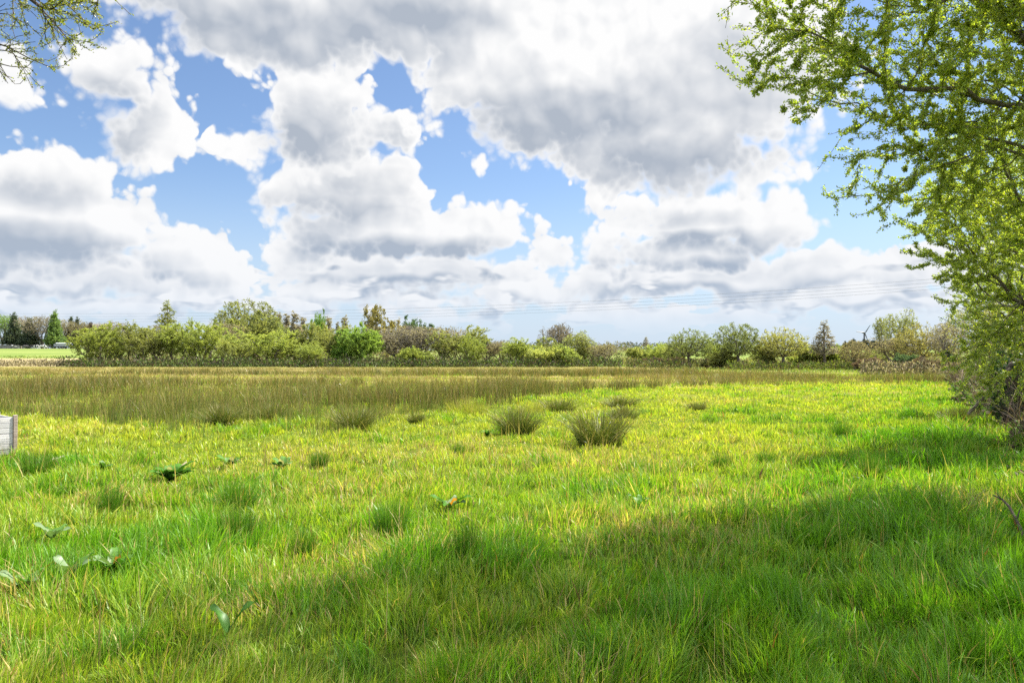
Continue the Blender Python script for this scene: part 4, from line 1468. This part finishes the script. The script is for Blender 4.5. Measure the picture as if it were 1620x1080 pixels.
# ------------------------------------------------------------------ plants that stand alone in the field
RG = 'rush clumps standing in the short grass'
OLV, OLV2, RTIP = (0.055, 0.115, 0.011), (0.115, 0.122, 0.025), (0.17, 0.125, 0.045)
_rc = [clump_mesh(s, 950, 0.24, 0.72, 0.0085, OLV, OLV2, RTIP) for s in (1, 2, 3)]
for i, (px, py, wpx, hpx, lab) in enumerate([
    (818, 688, 86, 46, 'dark rush clump with pale green leaves at its left foot, middle of the field'),
    (948, 707, 122, 62, 'biggest dark rush clump, right of the middle of the field'),
    (985, 664, 58, 24, 'small rush clump behind the biggest one'),
    (884, 650, 66, 26, 'grey green rush clump close to the edge of the rush bed'),
    (982, 643, 62, 20, 'low far rush clump between the rush bed and the biggest clump'),
    (1102, 652, 40, 15, 'little lone olive rush clump in the bright short grass on the right'),
    (658, 671, 36, 18, 'small thin rush clump left of the yellow grass mounds'),
    (560, 681, 84, 38, 'rush clump at the tip of the rush bed left of the middle'),
    (350, 682, 70, 34, 'rush clump sticking out of the near edge of the rush bed on the left'),
    (1516, 676, 46, 28, 'dark bluish green rush clump beside the brambles on the right'),
    (430, 672, 60, 34, 'rush clump at the bed edge between the two outlying tips'),
]):
    d = depth_of(py)
    p = at(px, d)
    o = link('rush_clump', _rc[i % 3])
    o.location = p
    o.rotation_euler = (0, 0, i * 1.7)
    w = wpx / FPX * d / 0.92
    o.scale = (w, w, hpx / FPX * d / 0.66)
    tag(o, lab, 'rush clump', RG)

GT = 'grass tussocks'
_gd = [clump_mesh(s, 700, 0.22, 0.30, 0.007, (0.030, 0.100, 0.006), (0.060, 0.150, 0.008), (0.08, 0.16, 0.012), 0.95) for s in (11, 12)]
_gy = [clump_mesh(s, 700, 0.42, 0.24, 0.008, (0.17, 0.21, 0.022), (0.24, 0.25, 0.04), (0.28, 0.24, 0.06), 0.9) for s in (13, 14)]
for me in _gd + _gy:
    me.name = 'grass_tussock'
    me.materials[0] = M_GRASS
for i, (px, py, wpx, hpx, y_, lab) in enumerate([
    (740, 656, 72, 24, 1, 'yellow green grass mound at the edge of the rush bed, left one of two'),
    (842, 655, 58, 20, 1, 'yellow green grass mound right behind the dark rush clump, right one of two'),
    (620, 864, 74, 40, 0, 'dark green tussock in the middle of the near grass'),
    (372, 866, 78, 44, 0, 'dark green tussock left of the middle, near the shade'),
    (372, 806, 76, 34, 0, 'broad green tussock behind the one left of the middle'),
    (62, 748, 66, 28, 0, 'dark tussock below the wooden box on the left'),
    (176, 808, 44, 26, 0, 'small dark tussock between the wooden box and the bottom left'),
    (862, 746, 44, 14, 0, 'flat dark tussock below the biggest rush clump'),
    (722, 722, 34, 14, 0, 'small tussock with pale leaves in the middle of the short grass'),
    (480, 892, 52, 32, 0, 'dark tussock right of the straw patch in the near grass'),
    (1140, 740, 40, 18, 0, 'small dark tussock on the right of the short grass'),
    (1380, 760, 52, 28, 0, 'tussock at the left end of the shade band on the right'),
    (1210, 735, 40, 16, 0, 'low tussock in the bright grass before the right shade band'),
    (740, 912, 64, 56, 0, 'tall dark tussock at the edge of the tree shadow'),
    (1330, 690, 48, 16, 0, 'far low tussock in the bright grass left of the right hedge'),
    (505, 735, 40, 18, 0, 'small green tussock below the tip of the rush bed'),
]):
    d = depth_of(py)
    o = link('grass_tussock', (_gy if y_ else _gd)[i % 2])
    o.location = at(px, d)
    o.rotation_euler = (0, 0, i * 2.1)
    w = wpx / FPX * d / (0.95 if y_ else 0.72)
    o.scale = (w, w, hpx / FPX * d / 0.15)
    tag(o, lab, 'tussock', GT)


# pale long bladed sedge near the right hedge
def sedge():
    me = clump_mesh(31, 150, 0.22, 0.50, 0.011, (0.10, 0.17, 0.02), (0.26, 0.27, 0.07), (0.40, 0.33, 0.16), 0.95)
    me.name = 'sedge_clump'
    me.materials[0] = M_GRASS
    for px, py, s, lab in ((1498, 832, 0.9, 'pale arching sedge clump before the right hedge'), (1292, 806, 0.42, 'small pale arching sedge in the grass left of the larger one')):
        o = link('sedge_clump', me)
        o.location = at(px, depth_of(py))
        o.scale = (s, s, s)
        tag(o, lab, 'sedge', 'sedge clumps')


sedge()


def dock_leaf(g, rng, base, a, L, W, lift, col, droop=0.5):
    """one broad wavy leaf on a short stalk"""
    rows = 7
    ca, sa = math.cos(a), math.sin(a)
    V, C = [], []
    for i in range(rows + 1):
        t = i / rows
        w = W * 0.5 * (math.sin(math.pi * min(1.0, 0.10 + 0.90 * t) ** 0.85) ** 0.8 if t < 1 else 0.0) + 0.004
        r = L * t * (1 - 0.15 * t)
        z = L * (lift * t - droop * lift * t * t)
        for s in (-1, 0, 1):
            wv = 0.012 * math.sin(9 * t + s * 2 + a * 3)
            V.append((base[0] + ca * r - sa * w * s, base[1] + sa * r + ca * w * s, base[2] + z + (abs(s) * w * 0.35) + wv * abs(s)))
            C.append(np.array(col) * (1.35 if s == 0 else 1.0) * rng.uniform(0.9, 1.1))
    Q = []
    for i in range(rows):
        for s in range(2):
            Q.append((i * 3 + s, i * 3 + s + 1, i * 3 + s + 4, i * 3 + s + 3))
    g.add(V, Q, np.array(C))


DG_ = 'broad leaved dock plants'


def dock(px, py, n, L, W, cols, lab, seed, dead=0, deadc=(0.42, 0.20, 0.05), lift=0.75):
    rng = np.random.default_rng(seed)
    p = at(px, depth_of(py))
    p.z += 0.02 + (0.05 if py > 800 else 0.0)
    o = empty('dock_plant', p, lab, 'dock plant', DG_)
    g = Geo()
    for i in range(n):
        dock_leaf(g, rng, (0, 0, 0.01), i * 2.4 + rng.uniform(-0.4, 0.4), L * rng.uniform(0.65, 1.1), W * rng.uniform(0.75, 1.15), 1.25 * lift * rng.uniform(0.6, 1.4), cols[i % len(cols)])
    link('leaf_rosette', g.mesh('leaf_rosette', M_DOCK, True), o)
    if dead:
        g = Geo()
        for i in range(dead):
            dock_leaf(g, rng, (0, 0, 0.03), -1.2 + i * 2.0 + rng.uniform(-0.3, 0.3), L * 0.8, W * 0.6, lift * 1.1, deadc, 0.2)
        link('withered_leaf', g.mesh('withered_leaf', M_DOCK, True), o)


G1, G2, G3 = (0.045, 0.115, 0.014), (0.065, 0.135, 0.026), (0.11, 0.16, 0.075)
PALE = (0.33, 0.28, 0.19)
dock(272, 760, 22, 0.36, 0.13, [G1, G1, G2], 'largest dark green dock rosette with pale withered leaves, left of the middle', 1, 2, PALE)
dock(365, 738, 9, 0.26, 0.12, [G1, G2, G3], 'dock rosette right behind the largest one', 2, 1, PALE)
dock(448, 742, 10, 0.26, 0.11, [G2, G1, G3], 'straggling dock right of the orange straw patch', 3, 1, PALE)
dock(186, 934, 8, 0.19, 0.065, [G2, G3, G1], 'dock with an orange withered leaf in the near grass on the left', 4, 1, (0.30, 0.13, 0.04), 0.9)
dock(112, 946, 5, 0.18, 0.08, [G3, G2], 'pale grey green upright dock left of the orange leaved one', 5, 0, PALE, 1.3)
dock(38, 966, 6, 0.17, 0.065, [G3, G2], 'pale dock with two grey leaves at the bottom left edge', 6, 0, PALE, 0.9)
dock(85, 872, 5, 0.18, 0.07, [G3, G2], 'small dock with silvery leaves above the two pale ones on the left', 7)
dock(712, 826, 6, 0.24, 0.07, [G1, G3], 'dock with spread grey leaves and an orange one in the middle grass', 8, 1, (0.45, 0.18, 0.03), 0.55)
dock(365, 1040, 2, 0.22, 0.06, [G1], 'single dark dock leaf in the straw at the shadow edge', 9, 0, PALE, 1.1)
dock(770, 694, 8, 0.24, 0.10, [G2, G1], 'leafy dock at the left foot of the middle rush clump', 10)
dock(1462, 706, 5, 0.24, 0.09, [G3], 'pale leaved dock left of the dark rush clump by the hedge', 11, 0, PALE)
dock(1436, 728, 4, 0.20, 0.08, [G3, PALE], 'whitish withered dock in the bright grass near the hedge', 12)
dock(1500, 900, 12, 0.15, 0.07, [G2, (0.17, 0.24, 0.03)], 'yellowish nettle like dock in the shade at the right', 13)
dock(90, 732, 4, 0.2, 0.08, [G3, PALE], 'little silvery dock just right of the wooden box', 14)
dock(165, 742, 5, 0.2, 0.08, [G2, G3], 'small flat dock between the wooden box and the largest rosette', 15, 1, PALE)
dock(1010, 815, 4, 0.16, 0.05, [G2], 'tiny dock in the bright grass before the straw patch', 16)


# ------------------------------------------------------------------ weathered wooden box
def box_bm(V, I, c, s, rot=None, jit=0.0, rng=None):
    x, y, z = s[0] / 2, s[1] / 2, s[2] / 2
    P = np.array([(-x, -y, -z), (x, -y, -z), (x, y, -z), (-x, y, -z), (-x, -y, z), (x, -y, z), (x, y, z), (-x, y, z)])
    if rng is not None and jit:
        P = P + rng.normal(0, jit, P.shape)
    V.append((P + np.array(c), [(0, 3, 2, 1), (4, 5, 6, 7), (0, 1, 5, 4), (1, 2, 6, 5), (2, 3, 7, 6), (3, 0, 4, 7)]))


def boards(name, boxes, mat, parent=None, bevel=0.004):
    g = Geo()
    L = []
    rng = np.random.default_rng(len(name) + len(boxes))
    for c, s in boxes:
        box_bm(L, None, c, s, jit=0.0015, rng=rng)
    for P, F in L:
        g.add(P, F, (1, 1, 1))
    o = link(name, g.mesh(name, mat), parent)
    if bevel:
        b = o.modifiers.new('bevel', 'BEVEL')
        b.width = bevel
        b.segments = 2
    return o


def wood_mat(name, c1, c2, c3):
    m, k = new_mat(name)
    tc = k.n('ShaderNodeTexCoord')
    v = k.v('MULTIPLY', tc.outputs['Object'], (1.2, 18.0, 18.0))
    n1 = k.noise(v, 3.0, 6.0, 0.65)
    n2 = k.noise(tc.outputs['Object'], 7.0, 4.0, 0.6)
    c = k.mix(k.ss(n1, 0.3, 0.7), c1, c2)
    c = k.mix(k.ss(n2, 0.55, 0.75), c, c3)
    gp = k.n('ShaderNodeSeparateXYZ', {0: k.n('ShaderNodeNewGeometry').outputs['Position']})
    n3 = k.noise(tc.outputs['Object'], 11.0, 5.0, 0.7)
    alg = k.m('MULTIPLY', k.ss(k.m('MULTIPLY_ADD', n3, 0.5, k.m('MULTIPLY', gp.outputs[2], -0.9)), 0.0, 0.26), 0.75)
    c = k.mix(alg, c, (0.11, 0.115, 0.06))
    b = k.n('ShaderNodeBsdfPrincipled', {'Base Color': c, 'Roughness': 0.85, 'Specular IOR Level': 0.2})
    bp = k.n('ShaderNodeBump', {'Height': n1, 'Strength': 0.5, 'Distance': 0.004})
    k.put(b.inputs['Normal'], bp.outputs[0])
    k.n('ShaderNodeOutputMaterial', {0: b.outputs[0]})
    return m


M_WOOD = wood_mat('weathered board', (0.36, 0.345, 0.34), (0.50, 0.485, 0.48), (0.29, 0.27, 0.26))
M_POST = wood_mat('post wood', (0.20, 0.155, 0.125), (0.33, 0.27, 0.22), (0.14, 0.11, 0.09))


def wooden_box():
    d = 12.5
    corner = at(24, d)
    rz = R(48)
    o = empty('wooden_box', corner, 'weathered grey slatted wooden box standing in the grass at the left edge', 'wooden box', rz=rz)
    Lx, Ly, H, t = 1.25, 0.95, 0.60, 0.022
    n = 7
    bh = H / n
    front = [((-Lx / 2 - 0.02, 0.0, 0.02 + bh * (i + 0.5) - (0.004 if i == 3 else 0)), (Lx, t, bh - 0.007)) for i in range(n)]
    back = [((-Lx / 2 - 0.02, Ly, 0.02 + bh * (i + 0.5) + (0.03 if i == n - 1 else 0)), (Lx, t, bh - 0.007)) for i in range(n)]
    boards('front_panel', front, M_WOOD, o)
    boards('back_panel', back, M_WOOD, o)
    for x in (0.0, -Lx - 0.04):
        side = [((x, Ly / 2, 0.02 + bh * (i + 0.5)), (t, Ly - 0.06, bh - 0.007)) for i in range(n)]
        boards('side_panel', side, M_WOOD, o)
        for y in (0.0, Ly):
            boards('corner_post', [((x + (0.012 if x == 0 else -0.012), y, H / 2 + 0.02), (0.055, 0.065, H + 0.075))], M_POST, o)


wooden_box()


def white_scrap():
    p = px3(540, 609, 41.0)
    g = Geo()
    rng = np.random.default_rng(2)
    nx, ny = 9, 6
    V = [((i - 4) * 0.034 + rng.normal(0, 0.004), (j - 2.5) * 0.05, 0.07 * math.sin(i * 0.7 + 0.6) + 0.03 * math.sin(j * 1.3 + i * 0.5) - 0.012 * i) for j in range(ny) for i in range(nx)]
    Q = [(j * nx + i, j * nx + i + 1, (j + 1) * nx + i + 1, (j + 1) * nx + i) for j in range(ny - 1) for i in range(nx - 1)]
    g.add(V, Q, (1, 1, 1))
    m = plain_material('white sheet', (0.72, 0.74, 0.72), (0.8, 0.8, 0.8), 3.0, 0.6)
    o = link('plastic_scrap', g.mesh('plastic_scrap', m, True))
    o.location = p
    s = o.modifiers.new('thickness', 'SOLIDIFY')
    s.thickness = 0.006
    tag(o, 'small crumpled white scrap caught on the rushes left of the middle', 'scrap')


white_scrap()

# ------------------------------------------------------------------ cows, trailer, farm wall on the far left
def cow_material():
    m, k = new_mat('cow hide')
    tc = k.n('ShaderNodeTexCoord')
    oi = k.n('ShaderNodeObjectInfo')
    off = k.v('SCALE', oi.outputs['Color'], s=7.0)
    n = k.noise(k.v('ADD', tc.outputs['Object'], off), 1.1, 2.0, 0.5)
    sp = k.n('ShaderNodeSeparateColor', {0: oi.outputs['Color']})
    c = k.mix(k.ss(n, k.m('ADD', sp.outputs[2], -0.02), k.m('ADD', sp.outputs[2], 0.02)), (0.012, 0.011, 0.011), (0.50, 0.49, 0.46))
    b = k.n('ShaderNodeBsdfPrincipled', {'Base Color': c, 'Roughness': 0.8})
    k.n('ShaderNodeOutputMaterial', {0: b.outputs[0]})
    return m


def cow_body(graze):
    """one skinned surface: barrel, neck, head, four jointed legs, tail"""
    vs = [(0.0, 0, 1.02, .30, .36), (0.45, 0, 1.03, .32, .39), (-0.45, 0, 1.05, .30, .35), (-0.78, 0, 1.12, .23, .27), (0.80, 0, 1.10, .21, .30)]
    es = [(0, 1), (0, 2), (2, 3), (1, 4)]

    def add(p, r, r2, to):
        vs.append((p[0], p[1], p[2], r, r2))
        es.append((to, len(vs) - 1))
        return len(vs) - 1
    if graze:
        n1 = add((1.12, 0, 0.92), .15, .19, 4)
        n2 = add((1.36, 0, 0.62), .12, .14, n1)
        h1 = add((1.50, 0, 0.36), .115, .12, n2)
        h2 = add((1.56, 0, 0.10), .075, .075, h1)
    else:
        n1 = add((1.10, 0, 1.28), .15, .19, 4)
        n2 = add((1.34, 0, 1.45), .12, .14, n1)
        h1 = add((1.55, 0, 1.42), .115, .12, n2)
        h2 = add((1.82, 0, 1.26), .075, .075, h1)
    for s in (-1, 1):
        e = add((vs[h1][0] - 0.10, s * 0.17, vs[h1][2] + 0.10), .045, .02, h1)
        add((vs[e][0], s * 0.30, vs[e][2]), .03, .012, e)
        f = add((0.68, s * 0.20, 0.72), .115, .13, 1)
        f2 = add((0.68, s * 0.20, 0.42), .062, .07, f)
        f3 = add((0.66, s * 0.20, 0.12), .045, .045, f2)
        add((0.70, s * 0.20, 0.02), .055, .055, f3)
        b = add((-0.66, s * 0.19, 0.80), .15, .19, 3)
        b2 = add((-0.80, s * 0.20, 0.50), .07, .085, b)
        b3 = add((-0.74, s * 0.20, 0.14), .045, .045, b2)
        add((-0.69, s * 0.20, 0.02), .055, .055, b3)
    t = add((-0.98, 0, 1.16), .035, .035, 3)
    t2 = add((-1.03, 0, 0.75), .022, .022, t)
    add((-1.03, 0, 0.45), .035, .035, t2)
    me = bpy.data.meshes.new('cow')
    me.from_pydata([v[:3] for v in vs], es, [])
    o = bpy.data.objects.new('cow', me)
    COL.objects.link(o)
    o.modifiers.new('skin', 'SKIN')
    me.skin_vertices or me.attributes
    for i, v in enumerate(vs):
        me.skin_vertices[0].data[i].radius = (v[3], v[4])
    me.skin_vertices[0].data[0].use_root = True
    sub = o.modifiers.new('smooth', 'SUBSURF')
    sub.levels = sub.render_levels = 2
    dg = bpy.context.evaluated_depsgraph_get()
    res = bpy.data.meshes.new_from_object(o.evaluated_get(dg))
    bpy.data.objects.remove(o)
    res.name = 'cow'
    res.polygons.foreach_set('use_smooth', [True] * len(res.polygons))
    res.materials.clear()
    res.materials.append(M_COW)
    return res


M_COW = cow_material()
_cg, _cs = cow_body(True), cow_body(False)
for (px, dep, me, rz, colr, lab) in (
    (22, 276, _cs, 2.9, (0.31, 0.2, 0.50), 'mostly white cow far behind the others, leftmost'),
    (40, 262, _cg, 1.1, (0.55, 0.3, 0.62), 'nearly black cow with a white patch, second from the left'),
    (52, 270, _cs, 0.2, (0.42, 0.7, 0.70), 'dark cow standing behind the black and white pair'),
    (58, 263, _cg, 3.0, (0.83, 0.35, 0.50), 'black cow with a white rump, left one of the grazing pair'),
    (67, 261, _cg, 0.1, (0.12, 0.9, 0.45), 'black and white patched cow, right one of the grazing pair'),
    (80, 285, _cg, 1.7, (0.66, 0.1, 0.72), 'dark cow half hidden by the trees left of the trailer'),
):
    o = link('cow', me)
    o.location = at(px, dep)
    o.rotation_euler = (0, 0, rz)
    o.color = colr + (1.0,)
    tag(o, lab, 'cow', 'cows grazing in the far left pasture')


def trailer():
    p = at(100, 268)
    o = empty('livestock_trailer', p, 'long dark grey trailer with a pale roof parked under the trees behind the cows', 'trailer', rz=R(4))
    md = plain_material('trailer side', (0.055, 0.065, 0.10), (0.09, 0.10, 0.13), 1.2, 0.5)
    mr = plain_material('trailer roof', (0.62, 0.64, 0.66), (0.72, 0.73, 0.74), 1.0, 0.5)
    mt = plain_material('tyre', (0.015, 0.015, 0.015), (0.03, 0.03, 0.03), 5.0, 0.9)
    boards('body', [((0, 0, 1.15), (5.6, 2.0, 1.1))], md, o, 0.12)
    boards('slat_rail', [((0, -1.03, 1.45), (5.3, 0.03, 0.10)), ((0, -1.03, 1.1), (5.3, 0.03, 0.10))], mr, o, 0.01)
    boards('roof', [((0.1, 0, 1.90), (4.4, 2.1, 0.36))], mr, o, 0.16)
    boards('drawbar', [((3.3, 0, 0.62), (1.1, 0.12, 0.12))], md, o, 0.02)
    for x in (-0.8, 0.3):
        for y in (-1.0, 1.0):
            g = Geo()
            an = np.arange(20) * 2 * math.pi / 20
            ring = []
            for (yy, r) in ((-0.11, 0.30), (-0.13, 0.42), (0.13, 0.42), (0.11, 0.30)):
                ring.append(np.stack([r * np.cos(an), np.full(20, yy), r * np.sin(an)], -1))
            V = np.concatenate(ring)
            ii = np.arange(80).reshape(4, 20)
            q = np.concatenate([np.stack([ii[a], np.roll(ii[a], -1), np.roll(ii[b], -1), ii[b]], -1) for a, b in ((0, 1), (1, 2), (2, 3))])
            g.add(V, q, (1, 1, 1))
            w = link('wheel', g.mesh('wheel', mt, True), o)
            w.location = (x, y, 0.42)


trailer()


def farm_wall():
    p = at(4, 284)
    o = boards('farm_wall', [((0, 0, 0.55), (12.0, 0.4, 1.3)), ((0, 0, 1.235), (12.2, 0.5, 0.10))], plain_material('grey stone', (0.11, 0.105, 0.105), (0.20, 0.19, 0.18), 1.5, 0.95), None, 0.03)
    o.location = p
    tag(o, 'low dark stone wall at the far left behind the cows', 'wall')


farm_wall()


# ------------------------------------------------------------------ house on the skyline
def house():
    p = at(1292, 900)
    o = empty('house', p, 'small dark roofed house on the skyline behind the bare birch', 'house', rz=R(8))
    mw = plain_material('house wall', (0.30, 0.27, 0.24), (0.40, 0.36, 0.32), 0.6)
    mr = plain_material('slate roof', (0.06, 0.058, 0.062), (0.10, 0.095, 0.10), 0.8)
    mg = plain_material('window glass', (0.02, 0.025, 0.03), (0.04, 0.045, 0.05), 1.0, 0.2)
    base = EYE + 4.0 / FPX * 900 - p.z
    boards('wall', [((0, 0, base / 2), (9.0, 6.0, base))], mw, o, 0.02)
    g = Geo()
    e, hgt = base - 0.05, 3.6
    V = [(-4.8, -3.4, e), (4.8, -3.4, e), (4.8, 3.4, e), (-4.8, 3.4, e), (-4.6, 0, e + hgt), (4.6, 0, e + hgt)]
    g.add(V, [(0, 1, 5, 4), (2, 3, 4, 5)], (1, 1, 1))
    g.add(V, [(0, 4, 3), (1, 2, 5)], (1, 1, 1), 0, 3)
    roof = link('roof', g.mesh('roof', mr), o)
    for x in (-4.0, 4.0):
        boards('chimney', [((x, 0, e + hgt + 0.2), (0.8, 1.2, 1.7))], mw, roof, 0.02)
    for x in (-2.6, 0.2, 2.8):
        boards('window', [((x, -3.03, base - 1.5), (0.9, 0.06, 1.2))], mg, o, 0.0)


house()


# ------------------------------------------------------------------ wind turbines
def revolve(g, prof, c=(0, 0, 0), axis=2, n=20):
    an = np.arange(n) * 2 * math.pi / n
    R_ = []
    for r, h in prof:
        a = np.stack([r * np.cos(an), r * np.sin(an), np.full(n, h)], -1)
        if axis == 1:
            a = a[:, [0, 2, 1]]
        R_.append(a + np.array(c))
    V = np.concatenate(R_)
    ii = np.arange(len(prof) * n).reshape(len(prof), n)
    q = np.concatenate([np.stack([ii[k], np.roll(ii[k], -1), np.roll(ii[k + 1], -1), ii[k + 1]], -1) for k in range(len(prof) - 1)])
    g.add(V, q, (1, 1, 1))


M_TURB = plain_material('turbine backlit grey', (0.060, 0.064, 0.072), (0.08, 0.085, 0.095), 0.3, 0.5)  # dark backlit look of the turbines put into their colour


def turbine(px, hub_py, dep, blade_px, ang, rz, lab):
    p = at(px, dep)
    hub = EYE + (HZ - hub_py) / FPX * dep - p.z
    BL = blade_px / FPX * dep
    o = empty('wind_turbine', p, lab, 'wind turbine', 'wind turbines on the skyline', rz)
    g = Geo()
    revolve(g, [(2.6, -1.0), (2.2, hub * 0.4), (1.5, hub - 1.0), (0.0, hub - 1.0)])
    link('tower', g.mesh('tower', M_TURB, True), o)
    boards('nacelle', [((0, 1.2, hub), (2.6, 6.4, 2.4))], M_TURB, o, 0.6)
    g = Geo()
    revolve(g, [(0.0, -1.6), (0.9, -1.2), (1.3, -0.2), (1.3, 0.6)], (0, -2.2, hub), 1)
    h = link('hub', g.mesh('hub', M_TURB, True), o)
    for k in range(3):
        a = ang + k * 2 * math.pi / 3
        g = Geo()
        V = []
        rows = 10
        for i in range(rows + 1):
            t = i / rows
            w = (1.1 if t < 0.06 else 3.0 * (1 - 0.72 * t) + 0.3) * BL / 24
            th = (0.55 * (1 - t) + 0.10) * BL / 24
            r = 1.0 + t * BL
            for (dx, dy) in ((-0.35 * w, 0), (0, -th), (0.65 * w, 0), (0, th)):
                V.append((dx, dy, r))
        V = np.array(V)
        c, s = math.cos(a), math.sin(a)
        V = np.stack([V[:, 0] * c + V[:, 2] * s, V[:, 1] - 2.3, -V[:, 0] * s + V[:, 2] * c + hub], -1)
        ii = np.arange(len(V)).reshape(rows + 1, 4)
        q = np.stack([ii[:-1], np.roll(ii[:-1], -1, 1), np.roll(ii[1:], -1, 1), ii[1:]], -1).reshape(-1, 4)
        q = np.concatenate([q, [ii[-1]]])
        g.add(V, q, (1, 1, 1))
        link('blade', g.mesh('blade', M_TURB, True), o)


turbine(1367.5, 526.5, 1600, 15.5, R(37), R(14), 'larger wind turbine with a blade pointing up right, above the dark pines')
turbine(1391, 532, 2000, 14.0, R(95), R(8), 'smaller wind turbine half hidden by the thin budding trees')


# ------------------------------------------------------------------ overhead wires
def wire(rows, depths, lab):
    """rows: (px, py) seen along the wire; depths from left to right"""
    pts = []
    pxs = [r[0] for r in rows]
    pys = [r[1] for r in rows]
    A = Vector((-0.80 * 345, 345.0))
    B = Vector((118.0, 150.0))
    N = 60
    for i in range(N + 1):
        t = i / N
        q = A.lerp(B, t)
        px = 810 + FPX * q.x / q.y
        co = np.polyfit(pxs, pys, 2)
        py = np.polyval(co, px)
        pts.append((q.x, q.y, EYE + (HZ - py) / FPX * q.y))
    g = Geo()
    P = np.array(pts)
    tubes(g, g, P, np.arange(-1, N), np.full(N + 1, 0.020), 0.0, (1, 1, 1), (1, 1, 1), 6, 0)
    o = link('power_line', g.mesh('power_line', M_WIRE, True))
    tag(o, lab, 'power line', 'overhead wires behind the tree row')


M_WIRE = plain_material('cable', (0.10, 0.10, 0.11), (0.13, 0.13, 0.14), 1.0, 0.6)
for off, lab in ((0.0, 'topmost overhead wire crossing the sky above the trees'), (5.2, 'second overhead wire from the top'), (10.2, 'third overhead wire from the top'), (14.6, 'lowest overhead wire, closest to the tree tops')):
    wire([(0, 496 + off * 0.85), (300, 495 + off * 0.85), (620, 488.5 + off), (1000, 473 + off), (1170, 463 + off * 1.05), (1460, 442.5 + off * 1.1)], None, lab)
